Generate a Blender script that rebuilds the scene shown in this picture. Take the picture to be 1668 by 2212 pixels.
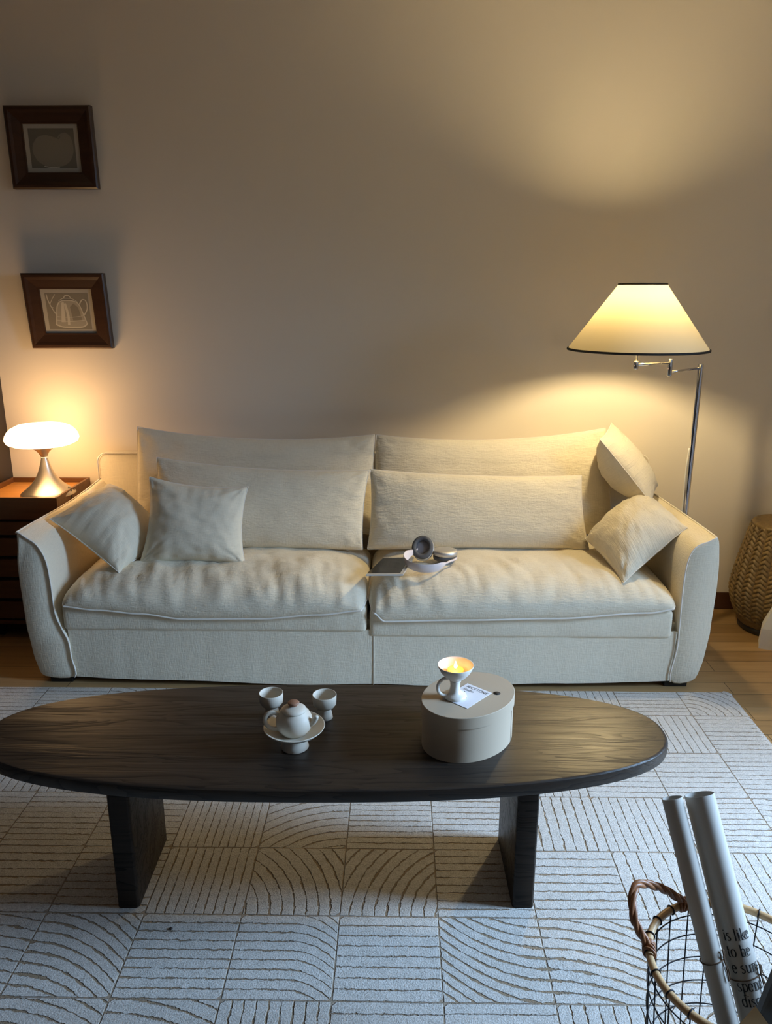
import bpy, bmesh, math, random
from math import sin, cos, pi, sqrt, hypot, exp
from mathutils import Vector, Matrix, noise
for o in list(bpy.data.objects):
    bpy.data.objects.remove(o)
S = bpy.context.scene
COL = S.collection
R = math.radians

# ------------------------------------------------------------------ camera
cam_d = bpy.data.cameras.new('camera')
cam = bpy.data.objects.new('camera', cam_d)
COL.objects.link(cam)
cam.location = (0, 0, 1.5)
cam.rotation_euler = (R(90 - 15.7), 0, R(0.9))
cam_d.sensor_fit = 'HORIZONTAL'
cam_d.sensor_width = 36
cam_d.lens = 1700 / 1668 * 36
cam_d.clip_start = 0.05
S.camera = cam
# ------------------------------------------------------------------ world, daylight, exposure
S.view_settings.view_transform = 'Standard'
S.view_settings.look = 'None'
S.view_settings.exposure = 0.2
S.view_settings.gamma = 1.0
S.view_settings.use_curve_mapping = False
W = bpy.data.worlds.new('world')
S.world = W
W.use_nodes = True
W.node_tree.nodes['Background'].inputs[0].default_value = (0.45, 0.62, 1.0, 1)
W.node_tree.nodes['Background'].inputs[1].default_value = 0.3
S.cycles.max_bounces = 8
S.cycles.diffuse_bounces = 5
S.cycles.sample_clamp_indirect = 4
S.cycles.use_denoising = True
DAY_W, DAY_COL = 88.0, (0.45, 0.68, 1.0)
FLOOR_S, FLOOR_COL = 730.0, (1.0, 0.78, 0.42)          # glowing bulb inside the shade
TABLE_S, TABLE_COL = 11.0, (1.0, 0.61, 0.27)
WX0, WX1, WY0, WY1, WZ = -1.83, 2.45, -2.6, 3.62, 2.78   # room
PX, PY = 2.2, 2.32                                        # corner of an added, unseen wall return that blocks window light
DY0, DY1, DZ0, DZ1 = 1.15, 2.00, 0.10, 2.15             # window in the right wall
ld = bpy.data.lights.new('daylight', 'AREA')
ld.shape = 'RECTANGLE'
ld.size, ld.size_y = DZ1 - DZ0 - 0.1, DY1 - DY0 - 0.1
ld.energy = DAY_W
ld.color = DAY_COL
ld.spread = R(92)
lo = bpy.data.objects.new('daylight', ld)
COL.objects.link(lo)
lo.location = (WX1 + 0.65, (DY0 + DY1) / 2, 1.50)
lo.rotation_euler = (0, R(57), 0)                       # sky light falls in slightly downwards
EX0, EX1, EZ0, EZ1 = 0.0, 1.8, 0.85, 2.15                # added fill window in the unseen wall behind the camera
l2 = bpy.data.lights.new('fill_light', 'AREA')  # added soft fill lamp that lifts the ambient level, no known source
l2.shape = 'RECTANGLE'
l2.size, l2.size_y = EX1 - EX0 - 0.1, EZ1 - EZ0 - 0.1
l2.energy, l2.color = 1.5, (1.0, 0.90, 0.76)
o2 = bpy.data.objects.new('fill_light', l2)
COL.objects.link(o2)
o2.location = ((EX0 + EX1) / 2, WY0 - 0.16, (EZ0 + EZ1) / 2)
o2.rotation_euler = (R(90), 0, 0)

# ------------------------------------------------------------------ helpers
def tag(o, label=None, cat=None, group=None, kind=None):
    if label: o['label'] = label
    if cat: o['category'] = cat
    if group: o['group'] = group
    if kind: o['kind'] = kind
    return o

def empty(name, loc, label, cat, group=None):
    o = bpy.data.objects.new(name, None)
    o.empty_display_size = 0.05
    COL.objects.link(o)
    o.location = loc
    return tag(o, label, cat, group)

class Geo:
    def __init__(s):
        s.v, s.f, s.uv, s.m = [], [], [], []
    def add(s, verts, faces, uvs=None, mi=0):
        n = len(s.v)
        s.v += [Vector(p) for p in verts]
        s.uv += list(uvs) if uvs else [(0.0, 0.0)] * len(verts)
        for f in faces:
            s.f.append([i + n for i in f])
            s.m.append(mi)
        return s
    def box(s, x0, x1, y0, y1, z0, z1, bev=0.0, seg=2, mi=0):
        bm = bmesh.new()
        bmesh.ops.create_cube(bm, size=1)
        for v in bm.verts:
            v.co = ((x0 + x1) / 2 + v.co.x * (x1 - x0), (y0 + y1) / 2 + v.co.y * (y1 - y0), (z0 + z1) / 2 + v.co.z * (z1 - z0))
        if bev:
            bmesh.ops.bevel(bm, geom=bm.edges[:], offset=bev, segments=seg, profile=0.5, affect='EDGES')
        return s.bm(bm, mi)
    def bm(s, bm, mi=0):
        bm.verts.index_update()
        s.add([v.co.copy() for v in bm.verts], [[v.index for v in f.verts] for f in bm.faces], None, mi)
        bm.free()
        return s
    def lathe(s, prof, c=(0, 0, 0), seg=40, ax=None, mi=0):
        n = len(prof)
        vs, fs = [], []
        M = ax or Matrix.Identity(3)
        for k in range(seg):
            a = 2 * pi * k / seg
            for r, z in prof:
                vs.append(Vector(c) + M @ Vector((r * cos(a), r * sin(a), z)))
        for k in range(seg):
            k2 = (k + 1) % seg
            for i in range(n - 1):
                fs.append([k * n + i, k2 * n + i, k2 * n + i + 1, k * n + i + 1])
        return s.add(vs, fs, None, mi)
    def tube(s, pts, r, seg=10, closed=False, cap=True, mi=0, rfn=None, sq=1.0):
        pts = [Vector(p) for p in pts]
        n = len(pts)
        T = []
        for i in range(n):
            a = pts[(i - 1) % n] if (closed or i) else pts[0]
            b = pts[(i + 1) % n] if (closed or i < n - 1) else pts[-1]
            T.append((b - a).normalized())
        up = Vector((0, 0, 1)) if abs(T[0].z) < .9 else Vector((1, 0, 0))
        N = (up - T[0] * up.dot(T[0])).normalized()
        vs, fs = [], []
        for i in range(n):
            N = (N - T[i] * N.dot(T[i])).normalized()
            B = T[i].cross(N)
            rr = rfn(i / max(1, n - 1)) if rfn else r
            for k in range(seg):
                a = 2 * pi * k / seg
                vs.append(pts[i] + N * (rr * cos(a)) + B * (rr * sq * sin(a)))
        for i in range(n if closed else n - 1):
            j = (i + 1) % n
            for k in range(seg):
                k2 = (k + 1) % seg
                fs.append([i * seg + k, i * seg + k2, j * seg + k2, j * seg + k])
        if cap and not closed:
            fs.append(list(range(seg - 1, -1, -1)))
            fs.append([(n - 1) * seg + k for k in range(seg)])
        return s.add(vs, fs, None, mi)

def world_of(o):
    v = Vector((0, 0, 0))
    while o:
        v += Vector(o.location)
        o = o.parent
    return v

def put(name, g, mats, parent=None, loc=None, smooth=True, angle=None, kind=None):
    """link a Geo (world coordinates) as ONE mesh object; loc = its own origin if it is top-level"""
    base = world_of(parent) if parent else Vector(loc or (0, 0, 0))
    me = bpy.data.meshes.new(name)
    me.from_pydata([v - base for v in g.v], [], g.f)
    bm = bmesh.new(); bm.from_mesh(me)
    bmesh.ops.recalc_face_normals(bm, faces=bm.faces[:])
    bm.to_mesh(me); bm.free()
    if any(u != (0.0, 0.0) for u in g.uv):
        L = me.uv_layers.new(name='UVMap')
        for lp in me.loops:
            L.data[lp.index].uv = g.uv[lp.vertex_index]
    for m in (mats if isinstance(mats, (list, tuple)) else [mats]):
        me.materials.append(m)
    for p, mi in zip(me.polygons, g.m):
        p.material_index = mi
        p.use_smooth = smooth
    if smooth and angle:
        me.set_sharp_from_angle(angle=R(angle))
    o = bpy.data.objects.new(name, me)
    COL.objects.link(o)
    if parent: o.parent = parent
    else: o.location = base
    if kind: o['kind'] = kind
    return o

def copy_tree(o, parent=None):
    c = o.copy(); COL.objects.link(c)
    if parent: c.parent = parent
    for ch in list(o.children): copy_tree(ch, c)
    return c

def catmull(pts, n=6, closed=False):
    pts = [Vector(p) for p in pts]
    out = []
    m = len(pts)
    for i in range(m if closed else m - 1):
        g = (lambda k: pts[k % m]) if closed else (lambda k: pts[min(max(k, 0), m - 1)])
        p0, p1, p2, p3 = g(i - 1), g(i), g(i + 1), g(i + 2)
        for k in range(n):
            t = k / n
            out.append(0.5 * ((2 * p1) + (p2 - p0) * t + (2 * p0 - 5 * p1 + 4 * p2 - p3) * t * t + (3 * p1 - p0 - 3 * p2 + p3) * t ** 3))
    if not closed: out.append(pts[-1])
    return out

def nz(x, y=0.0, z=0.0):
    return noise.noise(Vector((x, y, z)))

# ------------------------------------------------------------------ materials
def mat(name, col, rough=0.6, metal=0.0, **kw):
    m = bpy.data.materials.new(name)
    m.use_nodes = True
    b = m.node_tree.nodes['Principled BSDF']
    b.inputs['Base Color'].default_value = (*col, 1)
    b.inputs['Roughness'].default_value = rough
    b.inputs['Metallic'].default_value = metal
    for k, v in kw.items():
        b.inputs[k.replace('_', ' ')].default_value = v
    return m

class NT:
    """small node-tree writer"""
    def __init__(s, m):
        s.t = m.node_tree; s.b = s.t.nodes['Principled BSDF']
    def n(s, typ, ins=None, **props):
        x = s.t.nodes.new(typ)
        for k, v in props.items(): setattr(x, k, v)
        for k, v in (ins or {}).items():
            if hasattr(v, 'node'): s.t.links.new(v, x.inputs[k])
            else: x.inputs[k].default_value = v
        return x
    def l(s, a, b): s.t.links.new(a, b)
    def math(s, op, a, b=0.0, clamp=False):
        return s.n('ShaderNodeMath', {0: a, 1: b}, operation=op, use_clamp=clamp).outputs[0]
    def coord(s, which='Object', scale=(1, 1, 1), rot=(0, 0, 0)):
        tc = s.n('ShaderNodeTexCoord')
        return s.n('ShaderNodeMapping', {'Vector': tc.outputs[which], 'Scale': scale, 'Rotation': rot}).outputs[0]
    def noise(s, vec, scale=5.0, detail=2.0, rough=0.5, dist=0.0):
        return s.n('ShaderNodeTexNoise', {'Vector': vec, 'Scale': scale, 'Detail': detail, 'Roughness': rough, 'Distortion': dist})
    def ramp(s, fac, stops):
        r = s.n('ShaderNodeValToRGB', {'Fac': fac})
        e = r.color_ramp.elements
        while len(e) > 1: e.remove(e[-1])
        e[0].position, e[0].color = stops[0][0], (*stops[0][1], 1)
        for p, c in stops[1:]:
            x = e.new(p); x.color = (*c, 1)
        return r.outputs[0]
    def bump(s, h, strength=0.3, dist=0.01, normal=None):
        x = s.n('ShaderNodeBump', {'Height': h, 'Strength': strength, 'Distance': dist})
        if normal: s.l(normal, x.inputs['Normal'])
        return x.outputs[0]

def fabric(name, col, which='UV', k1=1.0, k2=1.0):
    """crinkled cotton gauze: short horizontal crinkles over a fine open weave"""
    m = mat(name, col, 0.92)
    m.node_tree.nodes['Principled BSDF'].inputs['Sheen Weight'].default_value = 0.15
    t = NT(m)
    a = t.noise(t.coord(which, (26, 110, 110) if which == 'UV' else (26, 26, 120)), 1, 3, .6, .5).outputs[0]
    b = t.noise(t.coord(which, (230, 40, 40) if which == 'UV' else (230, 230, 40)), 1, 2).outputs[0]
    c = t.noise(t.coord(which, (40, 520, 520) if which == 'UV' else (40, 40, 520)), 1, 1).outputs[0]
    n1 = t.bump(a, 0.36 * k1, 0.010)
    h = t.math('ADD', b, c)
    n2 = t.bump(h, 0.28 * k2, 0.004, n1)
    t.l(n2, t.b.inputs['Normal'])
    v = t.math('ADD', t.math('MULTIPLY', h, .12), .88)
    mx = t.n('ShaderNodeMix', {'Factor': 1.0, 'A': (*col, 1)}, data_type='RGBA', blend_type='MULTIPLY')
    mx = t.n('ShaderNodeVectorMath', {0: (*col,), 1: v}, operation='MULTIPLY')
    t.l(mx.outputs[0], t.b.inputs['Base Color'])
    return m

FAB = (0.77, 0.69, 0.535)
M = {}
M['gauze'] = fabric('cream_cotton_gauze', FAB, 'UV')
M['gauze_plain'] = fabric('cream_cotton_smooth', FAB, 'UV', 0.35, 0.6)
M['linen'] = fabric('cream_linen_slipcover', FAB, 'Object', 0.35, 1.1)
M['seam'] = mat('cream_piping', (0.82, 0.76, 0.67), 0.9)
M['black'] = mat('black_plastic', (0.008, 0.008, 0.008), 0.35)
M['chrome'] = mat('chrome', (0.72, 0.72, 0.74), 0.12, 1.0)
M['ceramic'] = mat('matte_white_ceramic', (0.64, 0.58, 0.48), 0.55)
M['glaze'] = mat('white_glazed_ceramic', (0.78, 0.74, 0.67), 0.3)
M['brownclay'] = mat('brown_clay', (0.30, 0.15, 0.09), 0.6)
M['paper'] = mat('white_paper', (0.74, 0.72, 0.68), 0.8)
M['roll_paper'] = mat('off_white_poster_paper', (0.50, 0.47, 0.42), 0.8)
M['ink'] = mat('black_ink', (0.012, 0.011, 0.010), 0.7)
M['card'] = mat('white_card', (0.80, 0.80, 0.84), 0.6)
M['boxpaper'] = mat('beige_box_paper', (0.46, 0.37, 0.265), 0.7)
M['silver'] = mat('brushed_silver', (0.66, 0.63, 0.59), 0.5, 0.85)
M['pinkwhite'] = mat('pale_pink_white_knit', (0.78, 0.68, 0.66), 0.6)
M['darkfoam'] = mat('dark_grey_mesh', (0.095, 0.095, 0.10), 0.8)
M['screen'] = mat('dark_glass_screen', (0.015, 0.014, 0.013), 0.08)
M['alu'] = mat('pale_aluminium', (0.75, 0.74, 0.72), 0.35, 0.6)
M['steel'] = mat('brushed_steel', (0.62, 0.56, 0.48), 0.36, 1.0)
M['wire'] = mat('black_iron_wire', (0.02, 0.02, 0.024), 0.45, 0.6)
M['cord'] = mat('brown_cord', (0.10, 0.055, 0.025), 0.85)
M['gap'] = mat('dark_recess', (0.006, 0.005, 0.004), 0.8)
M['white_cable'] = mat('white_cable', (0.75, 0.73, 0.68), 0.5)
M['kraft'] = mat('kraft_card', (0.55, 0.42, 0.24), 0.8)

# wall
M['wall'] = mat('greige_wall_paint', (0.77, 0.69, 0.58), 0.85)
t = NT(M['wall'])
t.l(t.bump(t.noise(t.coord('Object'), 160, 3).outputs[0], 0.05, 0.002), t.b.inputs['Normal'])
M['wall_dark'] = mat('dark_brown_wardrobe_panel', (0.022, 0.015, 0.012), 0.5)
M['wall_far'] = mat('brown_wall_paint', (0.16, 0.125, 0.095), 0.85)
M['ceil'] = mat('white_ceiling_paint', (0.88, 0.85, 0.80), 0.9)

# oak floor
def planks(name, cols, L, Wd, rough):
    m = mat(name, cols[0], rough)
    t = NT(m)
    v = t.coord('Object')
    br = t.n('ShaderNodeTexBrick', {'Vector': v, 'Scale': 1.0, 'Mortar Size': 0.0012, 'Mortar Smooth': 0.2, 'Brick Width': L, 'Row Height': Wd,
                                    'Color1': (0, 0, 0, 1), 'Color2': (1, 1, 1, 1), 'Mortar': (.5, .5, .5, 1), 'Bias': 0.0}, offset=0.37)
    g = t.noise(t.coord('Object', (1.6, 26, 26)), 1.6, 5, .6, .6).outputs[0]
    bw = t.n('ShaderNodeRGBToBW', {0: br.outputs['Color']}).outputs[0]
    f = t.math('ADD', t.math('MULTIPLY', bw, .45), t.math('MULTIPLY', g, .6))
    c = t.ramp(f, [(.18, cols[0]), (.5, cols[1]), (.85, cols[2])])
    mort = t.n('ShaderNodeMix', {'Factor': br.outputs['Fac'], 'A': c, 'B': (.03, .018, .008, 1)}, data_type='RGBA')
    t.l(mort.outputs['Result'], t.b.inputs['Base Color'])
    t.l(t.bump(t.math('SUBTRACT', g, t.math('MULTIPLY', br.outputs['Fac'], 2)), .15, .004), t.b.inputs['Normal'])
    return m
M['floor'] = planks('oak_floor', [(.20, .115, .045), (.31, .19, .080), (.43, .28, .130)], 1.3, 0.095, 0.42)
M['skirting'] = mat('dark_brown_skirting', (0.055, 0.022, 0.012), 0.5)

# stained dark oak for the coffee table
def dark_oak(name, rot=(0, 0, 0), stretch=(1.1, 13, 13)):
    m = mat(name, (.02, .015, .012), .42)
    t = NT(m)
    v = t.coord('Object', stretch, rot)
    w = t.n('ShaderNodeTexNoise', {'Vector': v, 'Scale': 1.0, 'Detail': 2.5, 'Roughness': .45, 'Distortion': .55}).outputs[0]
    ring = t.math('FRACT', t.math('MULTIPLY', w, 16.0))
    line = t.math('POWER', ring, 3.0)
    fine = t.noise(t.coord('Object', (9, 210, 210), rot), 1, 3).outputs[0]
    h = t.math('ADD', t.math('MULTIPLY', line, .7), t.math('MULTIPLY', fine, .6))
    c = t.ramp(h, [(.15, (.030, .021, .015)), (.6, (.020, .014, .010)), (1.0, (.006, .004, .003))])
    t.l(c, t.b.inputs['Base Color'])
    t.l(t.math('ADD', t.math('MULTIPLY', h, .16), .34), t.b.inputs['Roughness'])
    t.l(t.bump(t.math('SUBTRACT', 1.0, h), .35, .0022), t.b.inputs['Normal'])
    return m
M['oak_top'] = dark_oak('black_stained_oak')
M['oak_top'].node_tree.nodes['Principled BSDF'].inputs['Specular IOR Level'].default_value = 0.42
M['oak_leg'] = dark_oak('black_stained_oak_upright', (0, R(90), 0))
M['oak_leg'].node_tree.nodes['Principled BSDF'].inputs['Specular IOR Level'].default_value = 0.15

# walnut cabinet
def wood(name, c0, c1, rough=.4, sc=(2, 22, 22)):
    m = mat(name, c0, rough)
    t = NT(m)
    g = t.noise(t.coord('Object', sc), 1.5, 5, .6, .8).outputs[0]
    t.l(t.ramp(g, [(.3, c0), (.7, c1)]), t.b.inputs['Base Color'])
    t.l(t.bump(g, .1, .002), t.b.inputs['Normal'])
    return m
M['walnut'] = wood('walnut', (.095, .036, .011), (.15, .060, .018))
M['tray'] = wood('oiled_walnut_tray', (.40, .165, .035), (.52, .235, .055), .45)
M['frame'] = wood('dark_walnut_frame', (.040, .018, .009), (.062, .028, .013), .33)
M['rattan'] = wood('pale_rattan', (.50, .32, .16), (.62, .42, .22), .4, (60, 60, 60))
M['rattan_dark'] = wood('reddish_rattan', (.20, .075, .028), (.33, .14, .055), .45, (80, 80, 80))
M['print_mat'] = mat('print_border', (0.40, 0.36, 0.29), 0.6)
M['print_bg'] = mat('print_olive_grey', (0.155, 0.135, 0.10), 0.6)
M['print_shape'] = mat('print_grey_shape', (0.235, 0.205, 0.155), 0.6)
M['print_line'] = mat('print_pale_line', (0.52, 0.47, 0.37), 0.6)
M['print_bg2'] = mat('print_brown_grey', (0.215, 0.185, 0.135), 0.6)
M['print_tone'] = mat('print_mid_tone', (0.33, 0.29, 0.22), 0.6)

# rug: carved lines carried by two vertex attributes
M['rug'] = mat('grey_beige_carved_wool', (.6, .57, .53), .95)
t = NT(M['rug'])
ph = t.n('ShaderNodeAttribute', attribute_name='phase').outputs['Fac']
ed = t.n('ShaderNodeAttribute', attribute_name='edge').outputs['Fac']
stg = t.n('ShaderNodeAttribute', attribute_name='strength').outputs['Fac']
wob = t.noise(t.coord('Object'), 55, 2).outputs[0]
p2 = t.math('ADD', ph, t.math('MULTIPLY', t.math('SUBTRACT', wob, .5), .28))
d = t.math('ABSOLUTE', t.math('SUBTRACT', t.math('FRACT', p2), .5))
wid = t.noise(t.coord('Object'), 26, 3).outputs[0]
wthr = t.math('MULTIPLY', t.math('MULTIPLY', t.math('SUBTRACT', wid, .31, True), .27), stg)
fz = t.math('MULTIPLY', t.math('SUBTRACT', t.noise(t.coord('Object'), 190, 2).outputs[0], .5), .16)
g1 = t.n('ShaderNodeMapRange', {'Value': t.math('SUBTRACT', t.math('ADD', d, fz), wthr), 'From Min': -.02, 'From Max': .05, 'To Min': 1.0, 'To Max': 0.0}).outputs[0]
e2 = t.math('ADD', ed, t.math('MULTIPLY', t.math('SUBTRACT', wob, .5), .004))
g2 = t.n('ShaderNodeMapRange', {'Value': e2, 'From Min': .0008, 'From Max': .0026, 'To Min': .8, 'To Max': 0.0}).outputs[0]
gr = t.math('MAXIMUM', g1, g2)
pile = t.noise(t.coord('Object'), 240, 3, .75).outputs[0]
pile2 = t.noise(t.coord('Object'), 60, 3, .6).outputs[0]
base = t.ramp(t.math('ADD', t.math('MULTIPLY', pile, .7), t.math('MULTIPLY', pile2, .3)), [(.32, (.31, .285, .25)), (.5, (.52, .49, .445)), (.68, (.65, .62, .58))])
mixc = t.n('ShaderNodeMix', {'Factor': gr, 'A': base, 'B': (.26, .19, .12, 1)}, data_type='RGBA')
t.l(mixc.outputs['Result'], t.b.inputs['Base Color'])
hh = t.math('SUBTRACT', t.math('MULTIPLY', pile, .5), t.math('MULTIPLY', gr, 1.0))
t.l(t.bump(hh, .8, .006), t.b.inputs['Normal'])

def emit(name, col, s):
    m = bpy.data.materials.new(name); m.use_nodes = True
    nt = m.node_tree; nt.nodes.clear()
    e = nt.nodes.new('ShaderNodeEmission'); o = nt.nodes.new('ShaderNodeOutputMaterial')
    e.inputs[0].default_value = (*col, 1); e.inputs[1].default_value = s
    nt.links.new(e.outputs[0], o.inputs[0])
    return m
M['lamp_glass'] = emit('lit_opal_glass', TABLE_COL, TABLE_S)
M['flame'] = emit('candle_flame', (1.0, .72, .28), 30)
M['bulb'] = emit('lit_bulb', FLOOR_COL, FLOOR_S)
# lampshade: fabric that lets the bulb shine through
m = bpy.data.materials.new('cream_lampshade_fabric'); m.use_nodes = True
nt = m.node_tree; nt.nodes.clear()
o_ = nt.nodes.new('ShaderNodeOutputMaterial'); mx = nt.nodes.new('ShaderNodeMixShader')
df = nt.nodes.new('ShaderNodeBsdfDiffuse'); tr = nt.nodes.new('ShaderNodeBsdfTranslucent')
df.inputs[0].default_value = (.82, .74, .52, 1); tr.inputs[0].default_value = (.90, .72, .40, 1)
mx.inputs[0].default_value = .062
nt.links.new(df.outputs[0], mx.inputs[1]); nt.links.new(tr.outputs[0], mx.inputs[2]); nt.links.new(mx.outputs[0], o_.inputs[0])
M['shade'] = m
# tealight wax glows from its own flame
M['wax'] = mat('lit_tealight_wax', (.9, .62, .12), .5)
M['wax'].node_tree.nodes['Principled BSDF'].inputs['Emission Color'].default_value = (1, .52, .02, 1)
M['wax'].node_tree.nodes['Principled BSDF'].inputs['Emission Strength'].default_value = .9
# window glass
m = bpy.data.materials.new('window_glass'); m.use_nodes = True
nt = m.node_tree; nt.nodes.clear()
o_ = nt.nodes.new('ShaderNodeOutputMaterial'); mx = nt.nodes.new('ShaderNodeMixShader')
a_ = nt.nodes.new('ShaderNodeBsdfTransparent'); b_ = nt.nodes.new('ShaderNodeBsdfGlossy')
b_.inputs['Roughness'].default_value = 0.02; mx.inputs[0].default_value = .05
nt.links.new(a_.outputs[0], mx.inputs[1]); nt.links.new(b_.outputs[0], mx.inputs[2]); nt.links.new(mx.outputs[0], o_.inputs[0])
M['glass'] = m

# ================================================================== THE ROOM
TH = 0.12
def struct(name, g, m, parent=None, smooth=False):
    return put(name, g, m, parent, smooth=smooth, kind='structure')
struct('floor', Geo().box(WX0 - TH, WX1 + TH, WY0 - TH, WY1 + TH, -0.1, 0), M['floor'])
struct('ceiling', Geo().box(WX0 - TH, WX1 + TH, WY0 - TH, WY1 + TH, WZ, WZ + .1), M['ceil'])
struct('wall_back', Geo().box(WX0 - TH, WX1 + TH, WY1, WY1 + TH, 0, WZ), M['wall'])
g = Geo()
g.box(WX0 - TH, EX0, WY0 - TH, WY0, 0, WZ); g.box(EX1, WX1 + TH, WY0 - TH, WY0, 0, WZ)
g.box(EX0, EX1, WY0 - TH, WY0, 0, EZ0); g.box(EX0, EX1, WY0 - TH, WY0, EZ1, WZ)
struct('wall_front', g, M['wall_far'])
struct('wall_left', Geo().box(WX0 - TH, WX0, WY0, WY1, 0, WZ), M['wall_dark'])
g = Geo()
g.box(WX1, WX1 + TH, WY0, DY0, 0, WZ); g.box(WX1, WX1 + TH, DY1, WY1, 0, WZ)
g.box(WX1, WX1 + TH, DY0, DY1, 0, DZ0); g.box(WX1, WX1 + TH, DY0, DY1, DZ1, WZ)
g.box(PX, PX + TH, PY, WY1, 0, WZ); g.box(PX + TH, WX1, PY, PY + TH, 0, WZ)      # added wall return, out of view, keeps daylight off the back wall
struct('wall_right', g, M['wall'])
g = Geo()
for a in ((DY0, DY0 + .05, DZ0, DZ1), (DY1 - .05, DY1, DZ0, DZ1), (DY0 + .05, DY1 - .05, DZ0, DZ0 + .05), (DY0 + .05, DY1 - .05, DZ1 - .05, DZ1)):
    g.box(WX1 + .03, WX1 + .09, *a)
win = struct('window_1', g, M['ceil'])
put('pane', Geo().box(WX1 + .058, WX1 + .062, DY0 + .05, DY1 - .05, DZ0 + .05, DZ1 - .05), M['glass'], win, smooth=False)
g = Geo()
for a in ((EX0, EX0 + .05, EZ0, EZ1), (EX1 - .05, EX1, EZ0, EZ1), (EX0 + .05, EX1 - .05, EZ0, EZ0 + .05), (EX0 + .05, EX1 - .05, EZ1 - .05, EZ1)):
    g.box(a[0], a[1], WY0 - .09, WY0 - .03, a[2], a[3])
win = struct('fill_window', g, M['ceil'])  # frame and pane made up to house the fill lamp
put('pane', Geo().box(EX0 + .05, EX1 - .05, WY0 - .062, WY0 - .058, EZ0 + .05, EZ1 - .05), M['glass'], win, smooth=False)
struct('baseboard_back', Geo().box(WX0 + .001, WX1 - .001, WY1 - .014, WY1 - .0005, 0.0005, .085, .002), M['skirting'])

# ================================================================== RUG
TS, RX, RY = 0.2427, -0.140, 1.600
KX = range(-6, 6); KY = range(-4, 5)
random.seed(4)
TILES = {(-4, -1): ('curve', -.12, 8), (-3, -1): ('curve', -.48, 8, 1.3), (-2, -1): ('H', 9), (-1, -1): ('Hdrop', 9), (0, -1): ('H', 8, .55), (1, -1): ('rise', .5, 8, 1.45), (2, -1): ('curve', -.30, 8, 1.4),
         (-4, -2): ('H', 8), (-3, -2): ('curve', -.3, 8), (-2, -2): ('curve', -.25, 7), (-1, -2): ('V', 9), (0, -2): ('H', 8, .4), (1, -2): ('H', 9, .3), (2, -2): ('V', 8, .6),
         (-5, 0): ('H', 9), (-4, 0): ('H', 8), (-3, 0): ('H', 9), (-2, 0): ('V', 10), (-1, 0): ('arc', -.6, 0, 8), (0, 0): ('arc', 1.6, 0, 8), (1, 0): ('H', 9), (2, 0): ('H', 8, .75), (3, 0): ('V', 7), (4, 0): ('V', 8, .7), (5, 0): ('arc', 0, -.4, 8),
         (-5, 1): ('H', 9), (-4, 1): ('H', 10), (-3, 1): ('H', 9), (-2, 1): ('V', 11), (-1, 1): ('arc', 1, -.7, 8), (0, 1): ('H', 10), (1, 1): ('H', 9), (2, 1): ('V', 8, 1.0), (3, 1): ('V', 9, .75), (4, 1): ('H', 10, .7), (5, 1): ('arc', 0, 0, 9, .6),
         (3, -1): ('H', 8, .8), (4, -1): ('V', 8, .8), (4, 2): ('H', 9, .6), (3, 2): ('H', 9, .6), (5, 2): ('H', 10, .6), (4, 3): ('V', 9, .6), (5, 3): ('H', 9, .5), (5, 4): ('arc', 0, 0, 8, .5), (4, 4): ('H', 9, .5), (3, 4): ('V', 9, .5)}
def tile_phase(spec, u, v):
    k = spec[0]
    if k == 'H': return v * spec[1], (spec[2] if len(spec) > 2 else .85)
    if k == 'V': return u * spec[1], (spec[2] if len(spec) > 2 else .85)
    if k == 'curve': return (v - spec[1] * u * u) * spec[2], (spec[3] if len(spec) > 3 else .95)
    if k == 'rise': return (v - spec[1] * (1 - u) ** 2) * spec[2], (spec[3] if len(spec) > 3 else 1.0)
    if k == 'Hdrop': return (v + .22 * max(0, u - .55) ** 2 / .2) * spec[1], .75
    if k == 'arc': return hypot(u - spec[1], v - spec[2]) * spec[3], (spec[4] if len(spec) > 4 else .9)
verts, faces, PH, ED, ST = [], [], [], [], []
rx0, rx1, ry0, ry1 = RX + TS * KX[0], RX + TS * 5.88, RY + TS * KY[0], 2.762
NS = 22
for i in KX:
    for j in KY:
        sp = TILES.get((i, j)) or random.choice([('H', 9, .7), ('V', 9, .7), ('arc', 0, 0, 8, .7), ('arc', 1, 0, 8, .7), ('H', 10, .6)])
        n0 = len(verts)
        for a in range(NS + 1):
            for b in range(NS + 1):
                u, v = a / NS, b / NS
                x = RX + TS * (i + u); y = RY + TS * (j + v)
                p, st = tile_phase(sp, u, v)
                st *= .68 if (j >= 2 or i >= 3) else (.85 if j == 1 else 1)
                x = min(max(x, rx0), rx1); y = min(y, ry1)
                d = min(u, 1 - u, v, 1 - v) * TS
                # rounded corners at the far end
                for cx_ in (rx0 + .05, rx1 - .05):
                    sg = -1 if cx_ < 0 else 1
                    cy_ = ry1 - .05
                    if (x - cx_) * sg > 0 and y > cy_:
                        q = hypot(x - cx_, y - cy_)
                        if q > .05:
                            x = cx_ + (x - cx_) * .05 / q; y = cy_ + (y - cy_) * .05 / q
                z = 0.0125 + .0008 * nz(x * 6, y * 6)
                ex = min(x - rx0, rx1 - x, ry1 - y)
                if ex < .004: z = .0025
                verts.append((x, y, z)); PH.append(p + .5); ED.append(d); ST.append(st)
        for a in range(NS):
            for b in range(NS):
                q = n0 + a * (NS + 1) + b
                f = [q, q + NS + 1, q + NS + 2, q + 1]
                faces.append(f)
me = bpy.data.meshes.new('area_rug')
me.from_pydata(verts, [], faces)
for nm, dat in (('phase', PH), ('edge', ED), ('strength', ST)):
    at = me.attributes.new(nm, 'FLOAT', 'POINT')
    at.data.foreach_set('value', dat)
bm = bmesh.new(); bm.from_mesh(me)
dead = [f for f in bm.faces if f.calc_area() < 1e-9]
bmesh.ops.delete(bm, geom=dead, context='FACES')
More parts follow.
